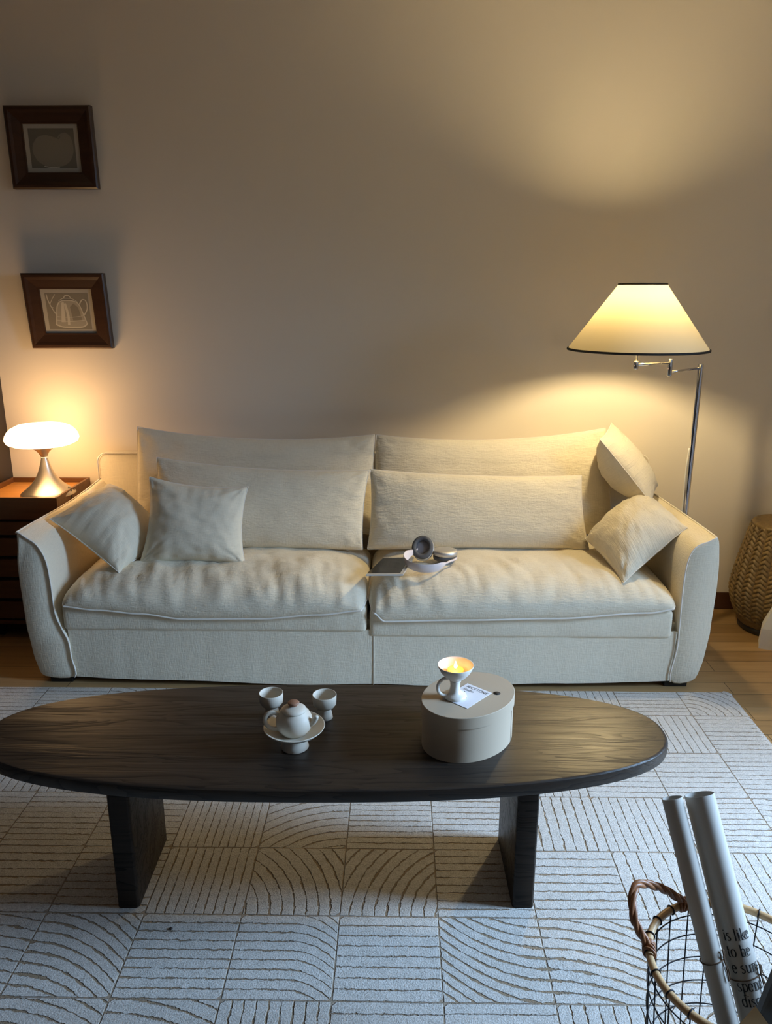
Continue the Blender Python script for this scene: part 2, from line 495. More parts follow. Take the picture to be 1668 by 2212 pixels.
bm.to_mesh(me); bm.free()
me.materials.append(M['rug'])
for p in me.polygons: p.use_smooth = True
rug = bpy.data.objects.new('area_rug', me); COL.objects.link(rug)
rug.location = (0, 0, 0.0005)
tag(rug, 'large pale grey-beige wool rug carved into square tiles of lines and arcs', 'rug')
g = Geo()
g.lathe([(0, 0), (.0035, .0005), (.0042, .002), (.003, .004), (0, .0045)], (-.545, 1.552, .0128), 12)
tag(put('crumb', g, M['ink'], loc=(-.545, 1.552, .0128)), 'tiny black crumb lying on the rug in front of the table', 'crumb')

# ================================================================== SOFA
def pillow(A, B, Cc, D, Tf, Tb, N=44, conc=.05, ears=(0, 0, 0, 0), seed=0, wr=.006, p=2.6, q=.55, sag=.15, rad=1.0):
    """A top-left, B top-right, Cc bottom-right, D bottom-left; front = towards (B-A)x(A-D)... thickness to both sides"""
    A, B, Cc, D = map(Vector, (A, B, Cc, D))
    w = ((B - A).length + (Cc - D).length) / 2; h = ((A - D).length + (B - Cc).length) / 2
    n = ((B - A) + (Cc - D)).cross((A - D) + (B - Cc)).normalized()
    if n.y > 0 and abs(n.y) > .3: n = -n
    def base(u, v):
        cu = 1 - conc * (1 - v * v) * .5 - ears[0] * 0
        cv = 1 - conc * (1 - u * u)
        uu, vv = u * (1 - conc * (1 - abs(v) ** 2)), v * cv
        if v > 0: vv -= ears[0] * (1 - abs(u) ** 2.2) * v
        if v < 0: vv += ears[1] * (1 - abs(u) ** 2.2) * -v
        if u > 0: uu -= ears[2] * (1 - abs(v) ** 2.2) * u
        if u < 0: uu += ears[3] * (1 - abs(v) ** 2.2) * -u
        s, t_ = (uu + 1) / 2, (vv + 1) / 2
        return (D * (1 - s) + Cc * s) * (1 - t_) + (A * (1 - s) + B * s) * t_
    def thick(u, v):
        return max(0, 1 - abs(u) ** p) ** q * max(0, 1 - abs(v) ** p) ** q * (1 - sag * v)
    def wrk(u, v, side):
        x, y = u * w / 2, v * h / 2
        du, dv = (1 - abs(u)) * w / 2, (1 - abs(v)) * h / 2
        e = 0
        e += exp(-dv / .06) * nz(x * 34, y * 5, seed + 3.1 * side)          # gathers along the long seams
        e += exp(-du / .06) * nz(x * 5, y * 34, seed + 7.7 * side)
        cd = hypot(du, dv)
        ang = math.atan2(dv, du)
        e += 1.3 * exp(-cd / .10) * nz(ang * 5, cd * 6, seed + 9 + (u > 0) * 5 + (v > 0) * 11)
        e += .6 * nz(x * 7, y * 9, seed + 20 + side)
        e += .55 * nz(x * 16 + y * 7, y * 24, seed + 31 + side)
        e += .30 * nz(x * 30, y * 75, seed + 41 + side)
        m_ = min(1, (min(du, dv)) / .02)
        return e * wr * (.25 + .75 * m_)
    vs, uv, idx = [], [], {}
    for side in (0, 1):
        for i in range(N + 1):
            for j in range(N + 1):
                u = sin((i / N * 2 - 1) * pi / 2 * .92) / sin(pi / 2 * .92); v = sin((j / N * 2 - 1) * pi / 2 * .92) / sin(pi / 2 * .92)
                bd = i in (0, N) or j in (0, N)
                if side and bd: idx[1, i, j] = idx[0, i, j]; continue
                P = base(u, v)
                if not bd:
                    k = thick(u, v)
                    P = P + n * ((Tf * k + wrk(u, v, 0)) if side == 0 else -(Tb * k + wrk(u, v, 1) * .4))
                idx[side, i, j] = len(vs)
                vs.append(P); uv.append((u * w / 2 + seed * .37, v * h / 2 + seed * .21))
    fs = []
    for side in (0, 1):
        for i in range(N):
            for j in range(N):
                f = [idx[side, i, j], idx[side, i + 1, j], idx[side, i + 1, j + 1], idx[side, i, j + 1]]
                fs.append(f if side == 0 else f[::-1])
    loop = [idx[0, i, 0] for i in range(N)] + [idx[0, N, j] for j in range(N)] + [idx[0, i, N] for i in range(N, 0, -1)] + [idx[0, 0, j] for j in range(N, 0, -1)]
    return Geo().add(vs, fs, uv), [vs[i] for i in loop]

sofa = empty('sofa', (-.12, 3.15, 0), 'long cream fabric sofa with curved arms, pillows piled along its back', 'sofa')
# arms: a closed profile in X-Z swept along Y
armL = [(-1.432, .627), (-1.440, .563), (-1.447, .48), (-1.447, .367), (-1.439, .193), (-1.42, .085), (-1.392, .03), (-1.275, .03), (-1.278, .115), (-1.283, .184), (-1.301, .233), (-1.320, .291), (-1.324, .348), (-1.325, .43), (-1.333, .518), (-1.359, .577), (-1.395, .606)]
armR = [(1.19, .617), (1.201, .55), (1.206, .477), (1.206, .365), (1.198, .192), (1.182, .094), (1.155, .03), (1.066, .03), (1.079, .172), (1.079, .269), (1.077, .383), (1.079, .485), (1.089, .549), (1.112, .586), (1.15, .603)]
def make_arm(prof, sgn, inward, rise, nsharp):
    loop = catmull([(x, 0, z) for x, z in prof], 4, True)
    # keep the upper outer corner crisp
    cx = sum(v.x for v in loop) / len(loop); cz = sum(v.z for v in loop) / len(loop)
    ys = [2.800, 2.803, 2.812, 2.84] + [2.84 + .06 * k for k in range(1, 13)]
    vs, fs, uv = [], [], []
    n = len(loop)
    for yi, y in enumerate(ys):
        tt = (y - 2.8) / .76
        ins = [.006, .002, 0][yi] if yi < 3 else 0
        for k, p in enumerate(loop):
            top = max(0, (p.z - .45) / .17)
            x = p.x + (cx - p.x) * ins / .06 - sgn * inward * tt ** 1.5 * (1 if (p.x - cx) * sgn > 0 else .3)
            z = p.z + (cz - p.z) * ins / .3 + rise * top * max(0, tt - .35) ** 2 * 2.4
            w_ = .004 * nz(y * 9, p.z * 8, p.x * 5) + .0022 * nz(y * 30, p.z * 14)
            vs.append((x + sgn * w_, y, z + w_ * top)); uv.append((y, p.z + p.x))
    for yi in range(len(ys) - 1):
        for k in range(n):
            k2 = (k + 1) % n
            fs.append([yi * n + k, yi * n + k2, (yi + 1) * n + k2, (yi + 1) * n + k])
    fs.append(list(range(n))); fs.append([(len(ys) - 1) * n + k for k in range(n)][::-1])
    g = Geo().add(vs, fs, uv)
    o = put('arm', g, M['linen'], sofa, angle=50)
    pp = [Vector((p.x, 2.799, p.z)) for p in loop if not (p.z < .05 and abs(p.x - cx) < .5 * (max(a.x for a in loop) - min(a.x for a in loop)) and p.z < .032)]
    # piping: inner front edge from the top outer corner down
    corner = max(range(n), key=lambda k: loop[k].z + .2 * sgn * (loop[k].x - cx))
    inner = [loop[(corner + s_) % n] for s_ in range(0, -n, -1)]
    path = []
    for p in inner:
        path.append(Vector((p.x, 2.797, p.z)))
        if p.z < .036: break
    back = [Vector((loop[corner].x - sgn * inward * ((y - 2.8) / .76) ** 1.5, y, loop[corner].z + .001 + rise * max(0, (loop[corner].z - .45) / .17) * max(0, (y - 2.8) / .76 - .35) ** 2 * 2.4)) for y in ys[1:]]
    put('piping', Geo().tube(back[::-1] + path, .0032, 6), M['seam'], o)
    return o
make_arm(armL, -1, .065, .045, 0)
make_arm(armR, 1, .035, .0, 0)
# back frame with rounded top corners
bm = bmesh.new()
prof = []
for cx_, cz_, a0 in ((-1.335, .745, 180), (1.095, .745, 90)):
    for k in range(7):
        a = R(a0 - k * 15)
        prof.append((cx_ + .04 * cos(a), cz_ + .042 * sin(a)))
prof += [(1.135, .12), (-1.375, .12)]
g = Geo()
n = len(prof)
vs = []; 
for y, i_ in ((3.505, .012), (3.512, .004), (3.53, 0), (3.57, 0), (3.588, .004), (3.595, .012)):
    for x, z in prof: vs.append((x * (1 - i_ / 1.3), y, z - (i_ if z > .5 else 0)))
fs = [[r * n + k, r * n + (k + 1) % n, (r + 1) * n + (k + 1) % n, (r + 1) * n + k] for r in range(5) for k in range(n)]
fs += [list(range(n)), [5 * n + k for k in range(n)][::-1]]
bk = put('back', g.add(vs, fs), M['linen'], sofa, angle=50)
put('piping', Geo().tube([(x, 3.506, z) for x, z in [(-1.375, .60)] + prof[:14] + [(1.135, .60)]], .0032, 6), M['seam'], bk)
# body under the cushions and the slipcover skirt
put('base', Geo().box(-1.30, 1.085, 2.845, 3.52, .045, .262, .01), M['linen'], sofa)
vs, fs, uv = [], [], []
NX, NZ = 110, 10
for i in range(NX + 1):
    for j in range(NZ + 1):
        s_, t_ = i / NX, j / NZ
        x = -1.273 + (1.066 + 1.273) * s_
        x += (.012 * (1 - 2 * s_)) * t_ * (1 if s_ in (0, 1) else 1) * -1
        lo = .030 - .014 * sin(pi * s_) - .004 * sin(7 * s_ * pi) * sin(pi * s_)
        z = lo + (.236 - lo) * t_
        bow = .026 * sin(pi * s_) ** .7 * (1 - t_) ** 1.3 + .003 * nz(x * 5, z * 3) * (1 - t_) + .0015 * nz(x * 22, z * 6, 4)
        vs.append((x, 2.806 - bow, z)); uv.append((x, z))
for i in range(NX):
    for j in range(NZ):
        q = i * (NZ + 1) + j
        fs.append([q, q + NZ + 1, q + NZ + 2, q + 1])
m0 = len(vs)
vs += [(x, y + .012, z) for x, y, z in vs]; uv += uv[:m0]
fs += [[a + m0 for a in f[::-1]] for f in fs]
bd = [i * (NZ + 1) for i in range(NX + 1)] + [NX * (NZ + 1) + j for j in range(1, NZ + 1)] + [i * (NZ + 1) + NZ for i in range(NX - 1, -1, -1)] + [j for j in range(NZ - 1, 0, -1)]
fs += [[bd[k], bd[(k + 1) % len(bd)], bd[(k + 1) % len(bd)] + m0, bd[k] + m0] for k in range(len(bd))]
sk = put('skirt', Geo().add(vs, fs, uv), M['linen'], sofa, angle=60)
put('seam', Geo().tube([(-.092, 2.8045 - .0265 * (1 - k / 8) ** 1.3, .0175 + .217 * k / 8) for k in range(9)], .0016, 6), M['seam'], sk)
for x, y in ((-1.335, 2.86), (1.095, 2.86), (-1.335, 3.5), (1.095, 3.5)):
    f_ = put('foot', Geo().box(x - .045, x + .045, y - .045, y + .045, .0, .042, .003), M['black'], sofa, smooth=False)
# lower seat cushions
def soft_box(x0, x1, y0, y1, z0, z1, b, seed, amp=.003):
    bm = bmesh.new()
    bmesh.ops.create_cube(bm, size=1)
    for v in bm.verts: v.co = ((x0 + x1) / 2 + v.co.x * (x1 - x0), (y0 + y1) / 2 + v.co.y * (y1 - y0), (z0 + z1) / 2 + v.co.z * (z1 - z0))
    bmesh.ops.bevel(bm, geom=bm.edges[:], offset=b, segments=4, profile=.5, affect='EDGES')
    ex = [e for e in bm.edges if abs(e.verts[0].co.x - e.verts[1].co.x) > .3]
    bmesh.ops.subdivide_edges(bm, edges=ex, cuts=60, use_grid_fill=True)
    for v in bm.verts:
        c_ = v.co
        e = amp * nz(c_.x * 6, c_.z * 9, seed) + amp * .5 * nz(c_.x * 24, c_.z * 12, seed + 3)
        v.co = (c_.x, c_.y + (-e if c_.y < y0 + .05 else 0), c_.z + e * .7)
    return Geo().bm(bm)
put('seat_base_cushion', soft_box(-1.296, -.119, 2.797, 3.45, .229, .335, .016, 1), M['linen'], sofa)
put('seat_base_cushion', soft_box(-.107, 1.054, 2.797, 3.45, .209, .325, .016, 5), M['linen'], sofa)
# feather-filled top cushions
def lip_fn(pts):
    def f(x):
        for (x0, z0), (x1, z1) in zip(pts, pts[1:]):
            if x0 <= x <= x1:
                s_ = (x - x0) / (x1 - x0); s_ = s_ * s_ * (3 - 2 * s_)
                return z0 + (z1 - z0) * s_
        return pts[0][1] if x < pts[0][0] else pts[-1][1]
    return f
def seat_top(x0, x1, y0, y1, lip, H, seed, wr):
    NU, NV = 110, 64
    w, d = x1 - x0, y1 - y0
    vs, uv, idx = [], [], {}
    for side in (0, 1):
        for i in range(NU + 1):
            for j in range(NV + 1):
                bd = i in (0, NU) or j in (0, NV)
                if side and bd: idx[1, i, j] = idx[0, i, j]; continue
                u = sin((i / NU * 2 - 1) * pi / 2 * .97) / sin(pi / 2 * .97); v = sin((j / NV * 2 - 1) * pi / 2 * .97) / sin(pi / 2 * .97)
                x = x0 + (u + 1) / 2 * w; y = y0 + (v + 1) / 2 * d
                cr = .012 * (abs(u) ** 8) * (abs(v) ** 8)
                x += -u * cr * 2; y += .012 * (1 - abs(u) ** 6) * (v < 0) * 0
                zl = lip(x)
                zb = zl + (.345 - zl) * min(1, (v + 1) / .5)          # the underside follows the flat base behind the lip
                k = max(0, 1 - abs(u) ** 5) ** .5 * max(0, 1 - abs(v) ** 4.5) ** .5
                top = .452 + .010 * nz(x * 3.1, y * 4, seed) + .008 * nz(x * 7, y * 7, seed + 4)
                front = max(0, min(1, (.55 - (v + 1) / 2) / .5))
                if side == 0:
                    z = zb + (top - zb) * k
                    fold = max(0, 1 - 2.6 * abs(nz(x * 15 + y * 5, y * 3.2, seed + 8))) ** 2            # long soft folds running to the front
                    z += wr * k * (.6 * front * (fold - .35) * (.4 + nz(x * 3, y * 2, seed + 5)) + 1.0 * nz(x * 34 + y * 8, y * 8, seed + 12) * front + .22 * nz(x * 16, y * 60, seed + 15) + .3 * nz(x * 12, y * 14, seed + 18))
                    yy = y - .018 * k * front * (1 - k) * 4 - wr * .6 * front * nz(x * 20, z * 14, seed + 2) * (1 - abs(v) ** 20)
                else:
                    z = zb - .004 * k; yy = y
                idx[side, i, j] = len(vs)
                vs.append((x, yy, z)); uv.append((x, y + z))
    fs = []
    for side in (0, 1):
        for i in range(NU):
            for j in range(NV):
                f = [idx[side, i, j], idx[side, i + 1, j], idx[side, i + 1, j + 1], idx[side, i, j + 1]]
                fs.append(f if side == 0 else f[::-1])
    lp = [vs[idx[0, 0, j]] for j in range(NV // 2, 0, -1)] + [vs[idx[0, i, 0]] for i in range(NU + 1)] + [vs[idx[0, NU, j]] for j in range(1, NV // 2)]
    o = put('seat_cushion', Geo().add(vs, fs, uv), M['gauze'], sofa)
    put('piping', Geo().tube(lp, .0042, 6), M['seam'], o)
    return o
seat_top(-1.303, -.117, 2.783, 3.42, lip_fn([(-1.303, .338), (-1.15, .322), (-.99, .308), (-.82, .287), (-.53, .290), (-.30, .308), (-.14, .326), (-.117, .345)]), .15, 3.3, .019)
seat_top(-.112, 1.068, 2.783, 3.42, lip_fn([(-.112, .345), (-.09, .315), (-.05, .283), (.25, .290), (.60, .299), (.95, .324), (1.068, .343)]), .15, 8.9, .013)
# big loose back cushions
def back_cushion(A, B, Cc, D, seed):
    g, lp = pillow(A, B, Cc, D, .075, .045, conc=.03, ears=(.13, 0, -.028, -.028), seed=seed, wr=.008, p=3.4, q=.5, sag=.35)
    o = put('back_cushion', g, M['gauze'], sofa)
    put('seam', Geo().tube(lp, .0024, 5, closed=True), M['seam'], o)
back_cushion((-1.159, 3.45, .918), (-.106, 3.45, .886), (-.113, 3.36, .455), (-1.165, 3.36, .455), 2.0)
back_cushion((-.098, 3.45, .886), (.912, 3.45, .918), (.955, 3.36, .455), (-.105, 3.36, .455), 5.0)

# ================================================================== LOOSE PILLOWS
def loose(name, label, A, B, Cc, D, Tf, Tb, seed, group=None, m='gauze', **kw):
    g, lp = pillow(A, B, Cc, D, Tf, Tb, seed=seed, **kw)
    c_ = (Vector(Cc) + Vector(D)) / 2
    r = empty(name, c_, label, 'pillow', group)
    o = put('cover', g, M[m], r)
    put('seam', Geo().tube(lp, .0022, 5, closed=True), M['seam'], r)
    return r
loose('lumbar_pillow', 'long cream lumbar pillow behind the small square pillow, left half of the sofa', (-1.028, 3.27, .818), (-.124, 3.27, .765), (-.150, 3.17, .443), (-1.035, 3.17, .445), .060, .045, 11, 'long lumbar pillows', conc=.025, ears=(.10, .0, .0, .0), p=3.2, q=.5, wr=.006)
loose('lumbar_pillow', 'long cream lumbar pillow behind the headphones, right half of the sofa', (-.118, 3.27, .769), (.778, 3.27, .744), (.808, 3.17, .448), (-.128, 3.17, .445), .060, .045, 14, 'long lumbar pillows', conc=.025, ears=(.06, .0, .0, .0), p=3.2, q=.5, wr=.006)
loose('scatter_pillow', 'small square cream pillow standing upright in front of a long lumbar pillow', (-1.010, 3.10, .773), (-.610, 3.10, .733), (-.614, 2.985, .438), (-1.042, 2.985, .438), .070, .05, 21, 'square scatter pillows', m='gauze_plain', conc=.07, ears=(.05, .03, .03, .03), wr=.008)
loose('scatter_pillow', 'square cream pillow leaning on the left sofa arm, lit by the mushroom lamp', (-1.262, 3.31, .690), (-1.383, 2.98, .628), (-1.090, 2.880, .440), (-.985, 3.20, .470), -.140, -.050, 23, 'square scatter pillows', m='gauze_plain', conc=.05, wr=.010, p=2.2, q=.6, sag=0)
loose('scatter_pillow', 'square cream pillow leaning low on the right sofa arm, corner pointing right', (1.090, 3.32, .650), (1.137, 2.98, .604), (.862, 2.830, .428), (.785, 3.165, .500), .130, .05, 26, 'square scatter pillows', conc=.05, wr=.011, p=2.2, q=.6, sag=0)
loose('scatter_pillow', 'square cream pillow propped highest, on the back of the right arm under the floor lamp', (.950, 3.50, .935), (.832, 3.22, .910), (1.045, 3.15, .655), (1.150, 3.40, .675), -.125, -.05, 29, 'square scatter pillows', conc=.05, wr=.011, p=2.2, q=.6, sag=0)

# ================================================================== COFFEE TABLE
tab = empty('coffee_table', (-.18, 1.745, 0), 'long oval black-stained oak coffee table on two slab legs', 'coffee table')
th = R(.9)
def tpt(u, v): return (-.18 + u * cos(th) - v * sin(th), 1.745 + u * sin(th) + v * cos(th))
def oval(a, b, n_, N=160):
    out = []
    for k in range(N):
        w_ = 2 * pi * k / N
        c_, s_ = cos(w_), sin(w_)
        out.append((a * math.copysign(abs(c_) ** (2 / n_), c_), b * math.copysign(abs(s_) ** (2 / n_), s_)))
    return out
g = Geo(); vs = []; N = 200
rings = [(.016, .402), (.008, .4035), (.002, .408), (0, .415), (0, .432), (.0015, .437), (.005, .4395), (.009, .440)]
for ins, z in rings:
    for u, v in oval(.85 - ins, .245 - ins, 2.4, N): vs.append((*tpt(u, v), z))
fs = [[r * N + k, r * N + (k + 1) % N, (r + 1) * N + (k + 1) % N, (r + 1) * N + k] for r in range(len(rings) - 1) for k in range(N)]
fs += [list(range(N))[::-1], [(len(rings) - 1) * N + k for k in range(N)]]
put('tabletop', g.add(vs, fs), M['oak_top'], tab, angle=30)
for lx in (-.672, .315):
    bm = bmesh.new(); bmesh.ops.create_cube(bm, size=1)
    for v in bm.verts:
        v.co = (v.co.x * .054, v.co.y * .265, .2078 + v.co.z * .3886)
    bmesh.ops.bevel(bm, geom=[e for e in bm.edges if abs(e.verts[0].co.z - e.verts[1].co.z) > .1], offset=.010, segments=3, profile=.5, affect='EDGES')
    for v in bm.verts:
        x, y = v.co.x, v.co.y
        v.co = (lx + x * cos(th) - y * sin(th), 1.757 + (lx + .18) * sin(th) + x * sin(th) + y * cos(th), v.co.z)
    put('leg', Geo().bm(bm), M['oak_leg'], tab, angle=30)

# tea things
TZ = .4405
def make_cup(x, y, label):
    r = empty('tea_cup', (x, y, TZ), label, 'cup', 'footed tea cups')
    P_ = [(0, .0285), (.012, .0285), (.024, .032), (.0295, .040), (.0305, .052), (.0308, .066), (.0300, .0668), (.0288, .066), (.0282, .052), (.0265, .041), (.018, .0345), (0, .033)]
    put('bowl', Geo().lathe(P_, (x, y, TZ), 48), M['ceramic'], r)
    put('foot', Geo().lathe([(0, 0), (.0195, 0), (.0205, .001), (.0185, .012), (.0165, .024), (.0175, .0285), (0, .0285)], (x, y, TZ), 40), M['ceramic'], r)
    return r
cup = make_cup(-.324, 1.815, 'white footed tea cup left of the other cup, half hidden behind the teapot')
c2 = copy_tree(cup); c2.location = (-.186, 1.808, TZ)
c2['label'] = 'white footed tea cup right of the other cup, standing clear of the teapot'
dx, dy = -.246, 1.672
dish = empty('footed_dish', (dx, dy, TZ), 'white footed dish with wide shallow bowl holding the teapot', 'dish')
put('bowl', Geo().lathe([(0, .0330), (.026, .0330), (.045, .0375), (.062, .046), (.0725, .056), (.0735, .0575), (.0725, .0585), (.070, .0575), (.058, .0475), (.042, .0405), (.02, .0375), (0, .037)], (dx, dy, TZ), 64), M['ceramic'], dish)
put('foot', Geo().lathe([(0, 0), (.0325, 0), (.0335, .0015), (.0315, .012), (.028, .025), (.0265, .0335), (0, .0335)], (dx, dy, TZ), 48), M['ceramic'], dish)
pz = TZ + .0375
pot = empty('teapot', (dx, dy, pz), 'small matte white teapot with a brown knob sitting in the footed dish', 'teapot')
put('body', Geo().lathe([(0, 0), (.024, 0), (.031, .004), (.040, .016), (.0435, .030), (.0425, .043), (.037, .054), (.029, .0605), (.0285, .062), (0, .062)], (dx, dy, pz), 56), M['ceramic'], pot)
lid = put('lid', Geo().lathe([(0, .0605), (.0295, .0605), (.0305, .0625), (.029, .0655), (.022, .0705), (.011, .073), (0, .0735)], (dx, dy, pz), 48), M['ceramic'], pot)
put('knob', Geo().lathe([(0, .072), (.008, .072), (.0085, .0755), (.0130, .0785), (.0142, .0815), (.0115, .0838), (0, .0842)], (dx, dy, pz), 28), M['brownclay'], lid)
sp = catmull([(dx + .038, dy - .006, pz + .031), (dx + .046, dy - .010, pz + .037), (dx + .053, dy - .013, pz + .046), (dx + .0565, dy - .0145, pz + .054)], 5)
put('spout', Geo().tube(sp, .007, 14, rfn=lambda s_: .0105 - .006 * s_), M['ceramic'], pot)
hd = catmull([(dx - .036, dy - .006, pz + .053), (dx - .050, dy - .010, pz + .061), (dx - .063, dy - .013, pz + .055), (dx - .067, dy - .014, pz + .040), (dx - .060, dy - .013, pz + .024), (dx - .047, dy - .010, pz + .017), (dx - .037, dy - .008, pz + .018)], 6)
put('handle', Geo().tube(hd, .0055, 12, sq=.8), M['ceramic'], pot)

# oval box with lid
bx, by, bh = .173, 1.722, .118
box = empty('hat_box', (bx, by, TZ), 'beige oval paper box with a lid, candle and card on top', 'box')
def rot45(u, v): return (bx + (u - v) * sqrt(.5), by + (u + v) * sqrt(.5))
def ovalsolid(a, b, rings, N=96):
    vs = []
    for ins, z in rings:
        for u, v in oval(a - ins, b - ins, 2.0, N): vs.append((*rot45(u, v), TZ + z))
    fs = [[r * N + k, r * N + (k + 1) % N, (r + 1) * N + (k + 1) % N, (r + 1) * N + k] for r in range(len(rings) - 1) for k in range(N)]
    fs += [list(range(N))[::-1], [(len(rings) - 1) * N + k for k in range(N)]]
    return Geo().add(vs, fs)
bd_ = put('body', ovalsolid(.126, .0985, [(0, 0), (0, .094)]), M['boxpaper'], box, angle=40)
u0 = R(-62)
a_, b_ = .1264 * cos(u0), .0989 * sin(u0)
put('seam', Geo().tube([(*rot45(a_, b_), TZ + .001), (*rot45(a_, b_), TZ + .088)], .0006, 6), M['boxpaper'], bd_)
put('lid', ovalsolid(.1285, .1005, [(0, .089), (0, bh - .0012), (.0012, bh)]), M['boxpaper'], box, angle=40)
q = (.2425, 1.7258)
put('finger_hole', Geo().lathe([(0, -.0005), (.0088, -.0005), (.0088, .0004), (0, .0004)], (q[0], q[1], TZ + bh), 28), M['ink'], box)
BZ = TZ + bh + .0004

# --------- a small stroke alphabet (broad-nib strokes with fine serifs)
def arc(cx_, cy_, rx, ry, a0, a1, n_=14):
    return [(cx_ + rx * cos(R(a0 + (a1 - a0) * k / n_)), cy_ + ry * sin(R(a0 + (a1 - a0) * k / n_))) for k in range(n_ + 1)]
def ser(x, y, w_=.09): return [(x - w_, y), (x + w_, y)]
GL = {
 'i': (.26, [[(.13, 0), (.13, .46)], ser(.13, 0), [(.05, .45), (.13, .46)], [(.13, .60), (.13, .66)]]),
 's': (.38, [arc(.19, .345, .12, .115, 50, 200, 10)[:-1] + arc(.19, .115, .135, .115, 75, -150, 12)]),
 'l': (.24, [[(.12, 0), (.12, .72)], ser(.12, 0), [(.04, .71), (.12, .72)]]),
 'k': (.48, [[(.12, 0), (.12, .72)], ser(.12, 0), [(.04, .71), (.12, .72)], [(.13, .2), (.36, .45)], [(.2, .27), (.40, 0)], ser(.40, 0, .07)]),
 'e': (.44, [[(.07, .25), (.37, .25)], arc(.22, .23, .16, .235, 5, 320, 22)]),
 'o': (.50, [arc(.25, .23, .185, .235, 0, 360, 28)]),
 'b': (.50, [[(.12, 0), (.12, .72)], [(.04, .71), (.12, .72)], arc(.27, .23, .165, .235, 150, -150, 22)]),
 'u': (.52, [[(.12, .46), (.12, .15)], arc(.25, .15, .13, .15, 180, 340, 10), [(.39, .46), (.39, 0)], ser(.41, 0, .06), [(.04, .46), (.12, .46)], [(.31, .46), (.39, .46)]]),
 'n': (.52, [[(.12, 0), (.12, .46)], ser(.12, 0), [(.04, .45), (.12, .46)], arc(.25, .31, .13, .155, 165, 0, 10), [(.38, .31), (.38, 0)], ser(.38, 0)]),
 'p': (.50, [[(.12, -.24), (.12, .46)], ser(.12, -.24), [(.04, .45), (.12, .46)], arc(.27, .23, .165, .235, 150, -150, 22)]),
 'd': (.50, [[(.38, 0), (.38, .72)], [(.30, .71), (.38, .72)], ser(.40, 0, .06), arc(.23, .23, .165, .235, 30, 330, 22)]),
 'c': (.42, [arc(.22, .23, .165, .235, 50, 310, 20)]),
 't': (.30, [[(.13, .62), (.13, .08)], arc(.20, .08, .07, .08, 180, 320, 8), [(.03, .45), (.26, .45)]]),
 'N': (.66, [[(.1, 0), (.1, .68)], [(.1, .68), (.52, 0)], [(.52, 0), (.52, .68)]]),
 'I': (.24, [[(.12, 0), (.12, .68)]]),
 'C': (.60, [arc(.32, .34, .24, .35, 45, 315, 22)]),
 'E': (.52, [[(.1, 0), (.1, .68)], [(.1, .68), (.42, .68)], [(.1, .35), (.38, .35)], [(.1, 0), (.42, 0)]]),
 'O': (.72, [arc(.36, .34, .27, .35, 0, 360, 28)]),
 'T': (.56, [[(.28, 0), (.28, .68)], [(.04, .68), (.52, .68)]]),
 'S': (.50, [arc(.25, .50, .16, .18, 45, 255, 12)[:-1] + arc(.25, .17, .18, .18, 80, -150, 12)]),
}
def text_geo(txt, size, fn, thick=.11, thin=.04, g=None):
    """fn(x, y) maps flat text coordinates (metres) to 3-D; returns Geo and width"""
    g = g or Geo(); x0 = 0.0
    for ch in txt:
        if ch == ' ': x0 += .25; continue
        w_, strokes = GL[ch]
        for st in strokes:
            if len(st) == 2 and hypot(st[1][0] - st[0][0], st[1][1] - st[0][1]) > .2:
                st = [(st[0][0] + (st[1][0] - st[0][0]) * k / 6, st[0][1] + (st[1][1] - st[0][1]) * k / 6) for k in range(7)]
            L_, R_ = [], []
            for k, (x, y) in enumerate(st):
                a = st[max(0, k - 1)]; b = st[min(len(st) - 1, k + 1)]
                tx, ty = b[0] - a[0], b[1] - a[1]
                l_ = hypot(tx, ty) or 1
                tx, ty = tx / l_, ty / l_
                hw = (thin + (thick - thin) * abs(ty)) / 2
                L_.append(fn((x0 + x - ty * hw) * size, (y + tx * hw) * size)); R_.append(fn((x0 + x + ty * hw) * size, (y - tx * hw) * size))
            n_ = len(st)
            g.add(L_ + R_, [[k, k + 1, n_ + k + 1, n_ + k] for k in range(n_ - 1)])
        x0 += w_
    return g, x0 * size

# card on the lid
c0 = Vector((.1752, 1.7735)); cr = Vector((.2300, 1.7255)); cb = Vector((.1624, 1.6490))
ex = (cr - c0).normalized(); ey = Vector((ex.y, -ex.x))
ey = ey if ey.dot(cb - cr) > 0 else -ey
CW, CH = (cr - c0).length, .100
def card(x, y, z): return (c0.x + ex.x * x + ey.x * y, c0.y + ex.y * x + ey.y * y, BZ + z)
cd = empty('card', (*(c0 + ex * CW / 2 + ey * CH / 2), BZ), 'small white printed card lying on the box lid beside the candle holder', 'card')
bm = bmesh.new()
g = Geo()
vs = [card(x, y, z) for z in (0, .0007) for x, y in ((0, 0), (CW, 0), (CW, CH), (0, CH))]
g.add(vs, [[3, 2, 1, 0], [4, 5, 6, 7], [0, 1, 5, 4], [1, 2, 6, 5], [2, 3, 7, 6], [3, 0, 4, 7]])
put('sheet', g, M['card'], cd, smooth=False)
g, w_ = text_geo('NICETONE', .0135, lambda x, y: card(.009 + x, .017 - y, .0010), .10, .08)
text_geo('Studio', .0115, lambda x, y: card(.009 + x, .031 - y, .0010), .10, .07, g)
g.add([card(*p, .0010) for p in ((.017, .037), (.022, .038), (.016, .047), (.020, .049))], [[0, 1, 3, 2]])
g.add([card(*p, .0010) for p in ((.042, .060), (.0425, .060), (.0425, .078), (.042, .078))], [[0, 1, 2, 3]])
put('lettering', g, M['ink'], cd, smooth=False)

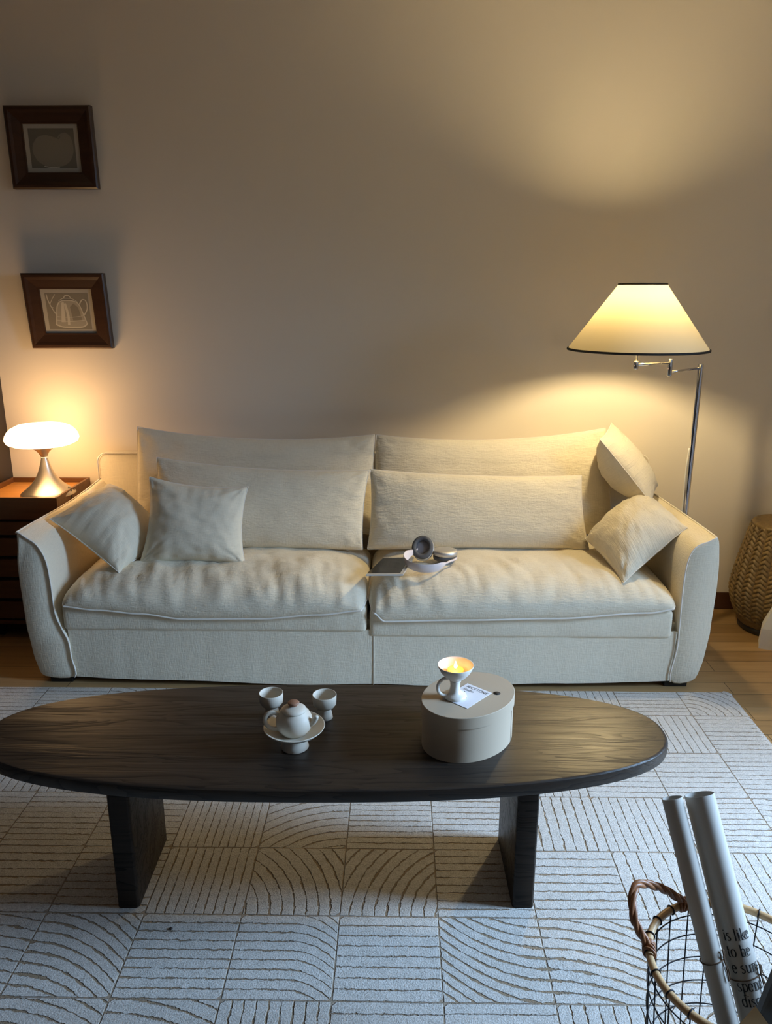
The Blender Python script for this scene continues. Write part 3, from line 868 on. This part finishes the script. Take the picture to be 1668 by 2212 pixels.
# candle holder
hx, hy = .139, 1.706
BZ2 = BZ + .0009
ch = empty('candle_holder', (hx, hy, BZ2), 'white ceramic candle holder with a loop handle on the oval box', 'candle holder')
put('stem', Geo().lathe([(0, 0), (.0265, 0), (.0285, .0025), (.0265, .007), (.019, .010), (.0135, .016), (.0115, .028), (.0125, .040), (.016, .047), (0, .047)], (hx, hy, BZ2), 44), M['glaze'], ch)
put('bowl', Geo().lathe([(0, .046), (.015, .046), (.024, .053), (.036, .067), (.0435, .083), (.0432, .0845), (.0418, .0845), (.0345, .069), (.0225, .0575), (0, .056)], (hx, hy, BZ2), 56), M['glaze'], ch)
hd = catmull([(hx - .018, hy - .004, BZ2 + .050), (hx - .031, hy - .007, BZ2 + .049), (hx - .041, hy - .010, BZ2 + .037), (hx - .041, hy - .011, BZ2 + .022), (hx - .033, hy - .010, BZ2 + .011), (hx - .018, hy - .006, BZ2 + .0065)], 6)
put('handle', Geo().tube(hd, .0042, 12, sq=.85), M['glaze'], ch)
tl_z = BZ2 + .0600
tl = empty('tealight', (hx, hy, tl_z), 'burning tealight glowing inside the white candle holder', 'candle')
put('wax', Geo().lathe([(0, .0), (.0185, .0), (.0192, .004), (.0192, .0125), (.0175, .0125), (.016, .0115), (0, .011)], (hx, hy, tl_z), 36), M['wax'], tl)
put('wick', Geo().tube([(hx, hy, tl_z + .0105), (hx + .0006, hy, tl_z + .016)], .0006, 6), M['ink'], tl)
put('flame', Geo().lathe([(0, .0145), (.0028, .0165), (.0040, .020), (.0032, .025), (.0014, .0305), (0, .034)], (hx, hy, tl_z), 16), M['flame'], tl)
pl = bpy.data.lights.new('candle_light', 'POINT'); pl.energy = .05; pl.color = (1, .42, .09); pl.shadow_soft_size = .004
po = bpy.data.objects.new('candle_light', pl); COL.objects.link(po); po.location = (hx, hy, tl_z + .040)

# ================================================================== ON THE SEAT
SZ = .458
tp = empty('tablet', (-.05, 2.905, SZ), 'dark-screened tablet with pale edges lying in the sofa seat gap', 'tablet')
cs = [Vector((-.120, 2.807)), Vector((.020, 2.812)), Vector((.066, 3.012)), Vector((-.056, 3.006))]
cen = sum(cs, Vector((0, 0))) / 4
def slab(k0, k1, z0, z1, sh=Vector((0, 0))):
    vs = [(*(cen + (c_ - cen) * k0 + sh), z0) for c_ in cs] + [(*(cen + (c_ - cen) * k1 + sh), z1) for c_ in cs]
    return Geo().add(vs, [[3, 2, 1, 0], [4, 5, 6, 7]] + [[k, (k + 1) % 4, 4 + (k + 1) % 4, 4 + k] for k in range(4)])
put('shell', slab(1.0, 1.0, SZ, SZ + .0065), M['alu'], tp, smooth=False)
put('screen', slab(.90, .90, SZ + .0065, SZ + .0069, Vector((-.006, .002))), M['screen'], tp, smooth=False)

hp = empty('headphones', (.12, 2.93, SZ), 'pale pink-white over-ear headphones with silver cups lying by the tablet', 'headphones')
bp = catmull([(.070, 2.985, .500), (.040, 2.955, .494), (.028, 2.918, .486), (.045, 2.880, .478), (.085, 2.856, .473), (.130, 2.853, .473), (.165, 2.868, .477), (.186, 2.893, .480)], 6)
vs, fs = [], []
for i, p in enumerate(bp):
    a = bp[max(0, i - 1)]; b = bp[min(len(bp) - 1, i + 1)]
    t_ = (b - a).normalized(); nrm = Vector((t_.y, -t_.x, 0)).normalized()
    s_ = i / (len(bp) - 1)
    hh = .004 + .0145 * min(1, sin(pi * s_) * 2.2)
    upv = (Vector((0, 0, 1)) + nrm * .25).normalized()
    prof8 = [(-.0025, -.9), (.0005, -1), (.0025, -.8), (.0035, 0), (.0025, .8), (.0005, 1), (-.0025, .9), (-.0030, 0)]
    for ox, oz in prof8: vs.append(p + nrm * ox + upv * (oz * hh))
n8 = 8
for i in range(len(bp) - 1):
    for k in range(n8): fs.append([i * n8 + k, i * n8 + (k + 1) % n8, (i + 1) * n8 + (k + 1) % n8, (i + 1) * n8 + k])
fs += [list(range(n8))[::-1], [(len(bp) - 1) * n8 + k for k in range(n8)]]
put('headband', Geo().add(vs, fs), M['pinkwhite'], hp, angle=60)
put('slider', Geo().tube(catmull([(.186, 2.893, .480), (.205, 2.917, .481), (.225, 2.945, .478), (.234, 2.972, .476)], 4), .0042, 10), M['pinkwhite'], hp)
put('slider', Geo().tube(catmull([(.070, 2.985, .500), (.082, 2.997, .507), (.092, 3.006, .512)], 4), .0035, 10), M['pinkwhite'], hp)
def ear_cup(c_, nrm, rx):
    nrm = Vector(nrm).normalized()
    q_ = nrm.to_track_quat('Z', 'Y').to_matrix()
    sc = q_ @ Matrix.Diagonal(Vector((rx, 1.12 * rx, .04)))
    shell = put('ear_cup', Geo().lathe([(0, .0), (.9, .0), (1.0, -.12), (1.0, -.42), (.93, -.56), (.6, -.62), (0, -.63)], c_, 40, sc), M['silver'], hp)
    put('ear_cushion', Geo().lathe([(.55, .06), (.58, .40), (.75, .50), (.92, .40), (.97, .15), (.95, 0), (.5, 0)], c_, 40, sc), M['darkfoam'], shell)
    put('ear_mesh', Geo().lathe([(0, .10), (.4, .10), (.57, .06)], c_, 40, sc), mesh_mat, shell)
mesh_mat = mat('grey_ear_mesh', (.26, .25, .265), .8)
ear_cup((.100, 2.995, .510), (-.15, -.85, .55), .045)
ear_cup((.190, 3.000, .478), (-.06, -.02, -1), .045)

# ================================================================== SIDE CABINET + MUSHROOM LAMP
cab = empty('side_cabinet', (-1.62, 3.40, 0), 'low walnut drawer cabinet with a tray top between sofa arm and dark panel', 'cabinet')
X0, X1, Y0, Y1 = -1.826, -1.455, 3.222, 3.600
put('body', Geo().box(X0 + .004, X1 - .004, Y0 + .022, Y1, .085, .548, .001), M['gap'], cab, smooth=False)
g = Geo().box(X0, X1, Y0 + .016, Y1, .545, .556, .001)
put('shelf', g, M['walnut'], cab, smooth=False)
g = Geo()
g.box(X0, X1, Y0, Y0 + .012, .556, .650, .0015); g.box(X0, X1, Y1 - .012, Y1, .556, .652, .0015)
g.box(X0, X0 + .012, Y0 + .012, Y1 - .012, .556, .652, .0015); g.box(X1 - .012, X1, Y0 + .012, Y1 - .012, .556, .652, .0015)
tr_ = put('tray_wall', g, M['walnut'], cab, smooth=False)
put('tray_floor', Geo().box(X0 + .012, X1 - .012, Y0 + .012, Y1 - .012, .618, .630), M['tray'], cab, smooth=False)
for z0, z1 in ((.484, .541), (.387, .467), (.291, .370), (.190, .271), (.093, .173)):
    put('drawer', Geo().box(X0 + .002, X1 - .002, Y0, Y0 + .02, z0, z1, .0012), M['walnut'], cab, smooth=False)
put('side_panel', Geo().box(X1 - .004, X1, Y0 + .02, Y1, .07, .545, .001), M['walnut'], cab, smooth=False)
put('side_panel', Geo().box(X0, X0 + .004, Y0 + .02, Y1, .07, .545, .001), M['walnut'], cab, smooth=False)
put('plinth_rail', Geo().box(X0, X1, Y0 + .002, Y0 + .02, .066, .083, .001), M['walnut'], cab, smooth=False)
for x in (X0 + .03, X1 - .03):
    for y in (Y0 + .05, Y1 - .03):
        put('foot', Geo().box(x - .015, x + .015, y - .015, y + .015, 0, .086), M['gap'], cab, smooth=False)

lx, ly, lz = -1.556, 3.372, .6305
ml = empty('mushroom_lamp', (lx, ly, lz), 'glowing white mushroom lamp with flared metal foot on the side cabinet', 'lamp')
fp = [(0, 0), (.114, 0), (.1165, .002), (.114, .007), (.100, .018), (.085, .030), (.068, .045), (.051, .066), (.036, .092), (.026, .118), (.0185, .143), (.0140, .160), (.0135, .164)]
put('foot', Geo().lathe(fp, (lx, ly, lz), 64), M['steel'], ml)
put('collar', Geo().lathe([(.0135, .163), (.0145, .164), (.0145, .166), (.0135, .167)], (lx, ly, lz), 40), M['alu'], ml)
put('neck', Geo().lathe([(.0135, .166), (.015, .172), (.022, .186), (.034, .199), (.050, .209), (.062, .214), (.062, .216), (0, .216)], (lx, ly, lz), 56), M['steel'], ml)
put('glass_shade', Geo().lathe([(0, .2155), (.06, .2155), (.088, .2185), (.125, .2250), (.146, .235), (.1525, .249), (.149, .265), (.140, .280), (.127, .2935), (.102, .3060), (.06, .3110), (0, .312)], (lx, ly, lz), 64), M['lamp_glass'], ml)
put('cable', Geo().tube(catmull([(lx + .108, ly + .02, lz + .006), (lx + .098 + .005, ly + .03, lz + .012), (X1 - .018, ly + .015, .657), (X1 - .004, ly + .005, .6575), (X1 + .004, ly - .005, .645), (X1 + .006, ly - .005, .55), (X1 + .006, ly + .05, .30), (X1 + .006, ly + .1, .02)], 6), .0022, 8), M['black'], ml)

# ================================================================== PICTURES
def picture(x0, x1, z0, z1, tilt, label, kind):
    """dark frame on the back wall; tilt = how far the top stands out from the wall"""
    r = empty('picture_frame', ((x0 + x1) / 2, WY1 - .016, z0), label, 'picture', 'dark framed prints')
    w_, h_ = x1 - x0, z1 - z0
    D_ = .030
    def at(u, v, d):      # u,v in 0..1 over the face, d = depth out of the back board
        return (x0 + u * w_, WY1 - .003 - d - tilt * v, z0 + v * h_)
    # moulding: outer wall, raised round outer lip, slope down to the inner edge
    prof_ = [(0, 0), (0, .026), (.006, .031), (.016, .0315), (.028, .027), (.060, .019), (.066, .0185), (.068, .012), (.068, 0)]
    vs, fs = [], []
    cor = ((0, 0, 1, 1), (1, 0, -1, 1), (1, 1, -1, -1), (0, 1, 1, -1))
    for u, v, su, sv in cor:
        for ins, d in prof_: vs.append(at(u + su * ins / w_, v + sv * ins / h_, d))
    n_ = len(prof_)
    for k in range(4):
        for i in range(n_):
            fs.append([k * n_ + i, ((k + 1) % 4) * n_ + i, ((k + 1) % 4) * n_ + (i + 1) % n_, k * n_ + (i + 1) % n_])
    put('moulding', Geo().add(vs, fs), M['frame'], r, smooth=False)
    g = Geo()
    iu, iv = .066 / w_, .066 / h_
    def quad(a, b, c_, d_, z, mi): g.add([at(a, b, z), at(c_, b, z), at(c_, d_, z), at(a, d_, z)], [[0, 1, 2, 3]], None, mi)
    quad(iu, iv, 1 - iu, 1 - iv, .011, 0)
    ju, jv = iu + .020 / w_, iv + .018 / h_
    quad(ju, jv, 1 - ju, 1 - jv, .0113, 1)
    W2, H2 = 1 - 2 * ju, 1 - 2 * jv
    def p(s_, t_, z): return at(ju + s_ * W2, jv + t_ * H2, z)
    def blob(pts, z, mi): g.add([p(a, b, z) for a, b in pts], [list(range(len(pts)))], None, mi)
    def line(pts, wd, z, mi):
        pts = catmull([(a, b, 0) for a, b in pts], 6) if len(pts) > 2 else [Vector((*q_, 0)) for q_ in pts]
        L_, R_ = [], []
        for k, q_ in enumerate(pts):
            a = pts[max(0, k - 1)]; b = pts[min(len(pts) - 1, k + 1)]
            d_ = (b - a).normalized() if (b - a).length else Vector((1, 0, 0))
            L_.append(p(q_.x - d_.y * wd, q_.y + d_.x * wd, z)); R_.append(p(q_.x + d_.y * wd, q_.y - d_.x * wd, z))
        n2 = len(pts)
        g.add(L_ + R_, [[k, k + 1, n2 + k + 1, n2 + k] for k in range(n2 - 1)], None, mi)
    if kind == 'fruit':
        blob([(q_.x, q_.y) for q_ in catmull([(.62, .76, 0), (.50, .80, 0), (.36, .83, 0), (.20, .78, 0), (.09, .62, 0), (.06, .42, 0), (.14, .2, 0), (.3, .07, 0), (.5, .04, 0), (.7, .06, 0), (.86, .18, 0), (.95, .4, 0), (.955, .62, 0), (.91, .80, 0), (.82, .885, 0), (.73, .875, 0), (.66, .82, 0)], 5, True)], .0116, 2)
        line([(.28, .05), (.45, .015), (.62, .03)], .012, .01155, 3)
        line([(.62, .76), (.665, .735), (.69, .80)], .008, .0118, 1)
    else:
        body = [(q_.x, q_.y) for q_ in catmull([(.16, .14, 0), (.20, .45, 0), (.25, .70, 0), (.38, .80, 0), (.62, .80, 0), (.76, .72, 0), (.84, .45, 0), (.90, .16, 0), (.82, .08, 0), (.5, .05, 0), (.24, .08, 0)], 5, True)]
        blob(body, .0116, 3)
        blob([(.30, .2), (.36, .74), (.42, .76), (.40, .2)], .0118, 2)
        blob([(.58, .25), (.55, .62), (.64, .72), (.74, .60), (.80, .25)], .0118, 1)
        line([(.18, .14), (.22, .45), (.27, .68), (.38, .79), (.62, .79), (.76, .70), (.84, .42), (.90, .16)], .012, .0121, 2)
        line([(.16, .15), (.30, .07), (.55, .05), (.80, .07), (.91, .17)], .016, .0121, 2)
        line([(.18, .26), (.5, .22), (.88, .26)], .008, .0121, 2)
        line([(.22, .36), (.5, .33), (.86, .38)], .005, .0121, 2)
        line([(.30, .78), (.40, .85), (.52, .86), (.64, .84), (.74, .76)], .008, .0121, 2)
        line([(.43, .86), (.47, .93), (.55, .93), (.60, .86)], .012, .0121, 2)
        line([(.21, .40), (.13, .58), (.06, .80), (.04, .97)], .012, .0121, 2)
        line([(.24, .97), (.14, .80), (.09, .66), (.16, .60)], .008, .0121, 2)
        line([(.78, .70), (.86, .82), (.94, .78), (.95, .58), (.86, .40)], .013, .0121, 2)
        line([(.47, .12), (.48, .4), (.44, .72)], .028, .0119, 2)
    mats = [M['print_mat'], M['print_bg'] if kind == 'fruit' else M['print_bg2'], M['print_shape'] if kind == 'fruit' else M['print_line'], M['print_line'] if kind == 'fruit' else M['print_tone']]
    put('print', g, mats, r, smooth=False)
    put('backing', Geo().add([at(u, v, d) for d in (.002, .0095) for u, v in ((.03, .03), (.97, .03), (.97, .97), (.03, .97))], [[3, 2, 1, 0], [4, 5, 6, 7], [0, 1, 5, 4], [1, 2, 6, 5], [2, 3, 7, 6], [3, 0, 4, 7]]), M['gap'], r, smooth=False)
    return r
picture(-1.652, -1.286, 1.919, 2.242, .008, 'upper dark framed print of a pale rounded fruit shape', 'fruit')
picture(-1.650, -1.287, 1.250, 1.574, .036, 'lower dark framed print of a pale kettle, leaning out above the lamp', 'kettle')

# ================================================================== FLOOR LAMP
px_, py_ = 1.244, 3.30
sx, sy = .904, 3.05
mx_, my_ = 1.060, 3.128
fl = empty('floor_lamp', (px_, py_, 0), 'chrome swing-arm floor lamp with cream cone shade trimmed in black', 'floor lamp')
put('base', Geo().lathe([(0, 0), (.125, 0), (.13, .004), (.13, .016), (.124, .021), (.02, .024), (.014, .03), (0, .03)], (px_, py_, 0), 48), M['chrome'], fl)
put('pole', Geo().lathe([(0, .02), (.0125, .02), (.0125, .60), (.0118, .602), (.0118, 1.205), (.0105, 1.210), (0, 1.210)], (px_, py_, 0), 24), M['chrome'], fl)
put('lower_arm', Geo().tube([(px_, py_, 1.194), (mx_, my_, 1.194)], .0052, 12), M['chrome'], fl)
put('joint', Geo().lathe([(0, 1.178), (.0085, 1.178), (.0095, 1.181), (.0095, 1.243), (.0085, 1.246), (0, 1.246)], (mx_, my_, 0), 20), M['chrome'], fl)
put('upper_arm', Geo().tube([(mx_, my_, 1.229), (sx, sy, 1.229)], .0052, 12), M['chrome'], fl)
put('joint', Geo().lathe([(0, 1.212), (.0085, 1.212), (.0095, 1.215), (.0095, 1.240), (.0085, 1.243), (0, 1.243)], (sx, sy, 0), 20), M['chrome'], fl)
put('stem', Geo().lathe([(0, 1.24), (.006, 1.24), (.006, 1.33), (.014, 1.332), (.016, 1.376), (.012, 1.383), (0, 1.383)], (sx, sy, 0), 20), M['chrome'], fl)
put('bulb', Geo().lathe([(0, 1.382), (.012, 1.384), (.016, 1.399), (.026, 1.424), (.029, 1.442), (.024, 1.462), (.012, 1.472), (0, 1.474)], (sx, sy, 0), 24), M['bulb'], fl)
RB, RT, ZB, ZT = .258, .086, 1.287, 1.524
pp = [(RB - .0012, ZB), (RT - .0012, ZT), (RT, ZT), (RB, ZB)]
sh_ = put('lampshade', Geo().lathe([(RB + (RT - RB) * k / 8, ZB + (ZT - ZB) * k / 8) for k in range(9)], (sx, sy, 0), 72), M['shade'], fl)
def ring(r_, z, h_, c_):
    return Geo().lathe([(r_ - .003, z - h_), (r_ + .0025, z - h_), (r_ + .0035, z), (r_ + .0025, z + h_), (r_ - .003, z + h_), (r_ - .003, z - h_)], c_, 72)
put('trim', ring(RB, ZB, .0040, (sx, sy, 0)), M['ink'], sh_)
put('trim', ring(RT, ZT, .0035, (sx, sy, 0)), M['ink'], sh_)
g = Geo()
for k in range(3):
    a = R(20 + 120 * k)
    g.tube([(sx, sy, ZT - .012), (sx + RT * cos(a), sy + RT * sin(a), ZT - .004)], .0018, 6)
put('spider', g, M['chrome'], sh_)
put('cable', Geo().tube(catmull([(px_ - .015, py_ - .008, .86), (px_ - .019, py_ - .008, .75), (px_ - .017, py_ - .008, .62), (px_ - .02, py_ - .006, .4), (px_ - .016, py_ - .006, .05)], 8), .003, 8), M['white_cable'], fl)

# ================================================================== RIGHT CORNER
wx, wy = 1.740, 3.395
stl = empty('woven_stool', (wx, wy, 0), 'barrel-shaped braided rattan stool by the skirting right of the sofa', 'stool')
def barrel(z): # radius over height 0.02..0.50
    s_ = (z - .03) / .475
    return .156 + .048 * sin(min(1, s_ / .34) * pi / 2) - (.062 * ((s_ - .34) / .66) ** 1.25 if s_ > .34 else 0)
vs, fs = [], []
NA, NZ2, BR = 640, 220, 22
for i in range(NA):
    a = 2 * pi * i / NA
    for j in range(NZ2 + 1):
        z = .03 + .465 * j / NZ2
        f_ = a / (2 * pi) * BR
        u = (f_ % 1) - .5                        # across one braid
        ph_ = z / .021 + abs(u) * 1.7 + (int(f_) % 2) * .5
        strand = abs(sin(pi * ph_)) ** .7
        h_ = .013 * max(0, cos(u * pi)) ** .5 * (.35 + .65 * strand) - .003 + .0015 * nz(a * 30, z * 60)
        if z < .062: h_ = .002 + .004 * abs(sin(z * 500)) * .6
        r_ = barrel(z) - .004 + h_
        vs.append((wx + r_ * cos(a), wy + r_ * sin(a), z))
for i in range(NA):
    i2 = (i + 1) % NA
    for j in range(NZ2):
        fs.append([i * (NZ2 + 1) + j, i2 * (NZ2 + 1) + j, i2 * (NZ2 + 1) + j + 1, i * (NZ2 + 1) + j + 1])
M['braid'] = wood('braided_rattan', (.12, .074, .024), (.22, .142, .050), .5, (40, 40, 40))
put('woven_body', Geo().add(vs, fs), M['braid'], stl)
rt = barrel(.495)
put('seat', Geo().lathe([(0, .508)] + [(rt * k / 20, .508 + .0018 * (k % 2)) for k in range(1, 19)] + [(rt - .004, .505), (rt + .003, .497), (rt + .001, .490)], (wx, wy, 0), 90), M['braid'], stl)
put('base_ring', Geo().lathe([(0, 0), (.149, 0), (.154, .004), (.154, .030), (0, .030)], (wx, wy, 0), 64), M['black'], stl)

bgx, bgy = 1.573, 3.165
bag = empty('paper_bag', (1.74, 3.10, 0), 'white folded paper bag standing on the floor before the woven stool', 'bag')
lo_ = [(0, 0), (.30, -.12), (.334, -.037), (.034, .083)]
rows_ = [(0, lo_), (.092, [(x + .003 * k, y - .003) for k, (x, y) in enumerate(lo_)]), (.20, [(.046, .000), (.29, -.096), (.306, -.056), (.062, .042)]), (.33, [(.088, -.006), (.27, -.078), (.276, -.062), (.094, .010)])]
vs, fs = [], []
NSG = 10
for z, pts in rows_:
    for k in range(4):
        a, b = Vector(pts[k]), Vector(pts[(k + 1) % 4])
        for s_ in range(NSG):
            q_ = a + (b - a) * s_ / NSG
            vs.append((bgx + q_.x + .004 * nz(q_.x * 20, z * 15, k), bgy + q_.y + (.004 * nz(q_.x * 25, z * 20, k + 5) if z else 0), z + (.008 * nz(q_.x * 9, k * 3.3) if z else 0)))
n_ = 4 * NSG
for r_ in range(3):
    for k in range(n_): fs.append([r_ * n_ + k, r_ * n_ + (k + 1) % n_, (r_ + 1) * n_ + (k + 1) % n_, (r_ + 1) * n_ + k])
fs.append(list(range(n_))[::-1])
put('bag_body', Geo().add(vs, fs), M['paper'], bag, smooth=False)
hd = catmull([(bgx + .14, bgy - .024, .31), (bgx + .145, bgy - .030, .38), (bgx + .18, bgy - .045, .41), (bgx + .215, bgy - .060, .38), (bgx + .22, bgy - .056, .31)], 6)
put('handle', Geo().tube(hd, .003, 8), M['paper'], bag)

# ================================================================== WIRE BASKET
kx, ky, kr, kz, kb = .607, 1.130, .153, .350, .128
bas = empty('wire_basket', (kx, ky, 0.013), 'black wire basket with pale rattan rim and twisted brown handles', 'basket')
FZ = .0145
def circ(r_, z, n_=72, a0=0): return [(kx + r_ * cos(a0 + 2 * pi * k / n_), ky + r_ * sin(a0 + 2 * pi * k / n_), z) for k in range(n_)]
rim = put('rim', Geo().tube(circ(kr, kz), .0072, 12, closed=True), M['rattan'], bas)
def rad(z): return kb + (kr - kb) * ((z - FZ) / (kz - FZ)) ** .8
NW = 22
for k in range(NW):
    a = 2 * pi * (k + .35) / NW
    g = Geo().tube([(kx + rad(z) * cos(a), ky + rad(z) * sin(a), z) for z in [FZ + .002 + (kz - FZ - .004) * s_ / 8 for s_ in range(9)]], .0014, 6)
    put('upright_wire', g, M['wire'], bas)
    # wrapped lashing where the wire meets the rim
    ct = Vector((kx + kr * cos(a), ky + kr * sin(a), kz)); tg = Vector((-sin(a), cos(a), 0)); ro = Vector((cos(a), sin(a), 0))
    lp = [ct + ro * (.0084 * cos(b)) + Vector((0, 0, 1)) * (.0084 * sin(b)) for b in [2 * pi * s_ / 14 for s_ in range(14)]]
    put('lashing', Geo().tube(lp, .0015, 6, closed=True), M['wire'], rim)
for z in (.016, .065, .118, .172, .226, .278, .322):
    put('wire_ring', Geo().tube(circ(rad(z) + .0014 if z > .02 else rad(z), z), .0013, 6, closed=True), M['wire'], bas)
for s_ in range(-3, 4):
    y_ = s_ * .034
    hw = sqrt(max(.0001, kb ** 2 - y_ ** 2))
    put('bottom_wire', Geo().tube([(kx - hw, ky + y_, .0165), (kx + hw, ky + y_, .0165)], .0013, 6), M['wire'], bas)
def handle(a0, a1, apex):
    p0 = Vector((kx + kr * cos(a0), ky + kr * sin(a0), kz + .004)); p1 = Vector((kx + kr * cos(a1), ky + kr * sin(a1), kz + .004))
    apex = Vector(apex)
    m0 = p0.lerp(apex, .62) + (p0 - p1) * .18; m1 = p1.lerp(apex, .60) + (p1 - p0) * .12
    path = catmull([p0, m0, apex, m1, p1], 14)
    g = Geo()
    for s_ in range(3):      # three canes twisted together
        pts = []
        for i, q_ in enumerate(path):
            tg = (path[min(len(path) - 1, i + 1)] - path[max(0, i - 1)]).normalized()
            n1 = tg.cross(Vector((.3, .5, .8))).normalized(); n2 = tg.cross(n1)
            b = i * .42 + s_ * 2 * pi / 3
            pts.append(q_ + n1 * (.0040 * cos(b)) + n2 * (.0040 * sin(b)))
        g.tube(pts, .0046, 8)
    h_ = put('handle', g, M['rattan_dark'], bas)
    for p_, a_ in ((p0, a0), (p1, a1)):
        g2 = Geo()
        tg = Vector((-sin(a_), cos(a_), 0)); ro = Vector((cos(a_), sin(a_), 0))
        ct = Vector((kx + kr * cos(a_), ky + kr * sin(a_), kz))
        for w_ in range(6):
            off = tg * ((w_ - 2.5) * .0048)
            lp = [ct + off + ro * (.0100 * cos(b)) + Vector((0, 0, .0022 + .0118 * sin(b))) + tg * (.004 * sin(b + w_)) for b in [2 * pi * s_ / 16 for s_ in range(16)]]
            g2.tube(lp, .0026, 7, closed=True)
        put('binding', g2, M['rattan_dark'], h_)
handle(R(166), R(107), (.445, 1.225, .437))
handle(R(-14), R(-73), (.79, 1.01, .437))

# rolled prints in the basket
def roll(top, bot, r_, label, cord_z, rot, text=None):
    top, bot = Vector(top), Vector(bot)
    ax = (top - bot).normalized(); L_ = (top - bot).length
    side = Vector((0, 1, 0)).cross(ax).normalized()        # points right in the photo
    fr = side.cross(ax).normalized()
    if fr.y > 0: fr = -fr
    root = empty('rolled_print', bot, label, 'rolled paper', 'rolled prints in the basket')
    vs, fs = [], []
    turns, NP = 1.25, 80
    for k in range(NP + 1):
        a = 2 * pi * turns * k / NP + rot
        rr = r_ - .0016 * (1 - k / NP) - .0004
        for s_ in (0, .5, 1):
            for t_ in (0, -.0007):
                vs.append(bot + ax * (L_ * s_) + side * ((rr + t_) * cos(a)) + fr * ((rr + t_) * sin(a)))
    for k in range(NP):
        b0, b1 = k * 6, (k + 1) * 6
        for s_ in (0, 2):
            fs.append([b0 + s_, b1 + s_, b1 + s_ + 2, b0 + s_ + 2]); fs.append([b0 + s_ + 1, b0 + s_ + 3, b1 + s_ + 3, b1 + s_ + 1])
        fs.append([b0 + 4, b1 + 4, b1 + 5, b0 + 5]); fs.append([b0, b0 + 1, b1 + 1, b1])
    put('sheet', Geo().add(vs, fs), M['roll_paper'], root, angle=40)
    def on(a, s_, d=0.0): return bot + ax * s_ + side * ((r_ + d) * cos(a)) + fr * ((r_ + d) * sin(a))
    g = Geo().tube([on(2 * pi * k / 40, cord_z + .0015 * sin(2 * pi * k / 40 * 2), .0012) for k in range(40)], .0013, 6, closed=True)
    kn = R(35)
    for dz, da in ((.020, .16), (.018, -.10)):
        g.tube(catmull([on(kn, cord_z, .002), on(kn + da, cord_z + dz * .6, .005), on(kn + da * .5, cord_z + dz, .005), on(kn - da * .4, cord_z + dz * .5, .004), on(kn, cord_z, .002)], 6), .0013, 6)
    for da in (.12, -.14):
        g.tube(catmull([on(kn, cord_z, .002), on(kn + da, cord_z - .016, .004), on(kn + da * 1.3, cord_z - .034, .003)], 6), .0013, 6)
    put('cord', g, M['cord'], root)
    if text:
        g = Geo()
        for line_, s0, a_start, size in text:
            text_geo(line_, size, lambda x, y: on(R(a_start) - .80 * x / r_, s0 + y, .0003), .105, .035, g)
        put('lettering', g, M['ink'], root, smooth=True)
    return root
t0, b0 = Vector((.535, 1.330, .552)), Vector((.650, 1.055, .026))
roll(t0, b0, .0205, 'slimmer blank white rolled print standing in the basket, tied with brown cord', .313, R(200))
t1, b1 = Vector((.592, 1.342, .552)), Vector((.703, 1.072, .029))
roll(t1, b1, .0290, 'thicker white rolled print with black lettering standing in the basket', .274, R(150),
     [('is like', .342, 146, .028), ('to be', .314, 146, .028), ('e suns', .286, 142, .028), ('spend', .255, 140, .028), ('disco', .229, 136, .028), ('e nic', .199, 132, .028)])
# black folded bag with a kraft tag, standing at the basket's near side
Pb = [(.562, 1.014, .030), (.690, 1.018, .024), (.725, 1.030, .440), (.640, 1.024, .500), (.604, 1.020, .462), (.583, 1.018, .358)]
vs = [(x, y - .006, z) for x, y, z in Pb] + [(x, y + .006, z) for x, y, z in Pb]
fs = [list(range(6)), list(range(6, 12))[::-1]] + [[k, (k + 1) % 6, 6 + (k + 1) % 6, 6 + k] for k in range(6)]
fb = empty('folded_bag', (.63, 1.02, .024), 'black folded bag with a kraft tag standing at the near side of the wire basket', 'bag')
put('bag_body', Geo().add(vs, fs), M['black'], fb, smooth=False)
Pt = [(.577, 1.0105, .395), (.602, 1.0105, .360), (.590, 1.0105, .250), (.545, 1.0105, .262), (.548, 1.0105, .345)]
vs = [(x, y - .0012, z) for x, y, z in Pt] + [(x, y, z) for x, y, z in Pt]
put('tag', Geo().add(vs, [list(range(5)), list(range(5, 10))[::-1]] + [[k, (k + 1) % 5, 5 + (k + 1) % 5, 5 + k] for k in range(5)]), M['kraft'], fb, smooth=False)
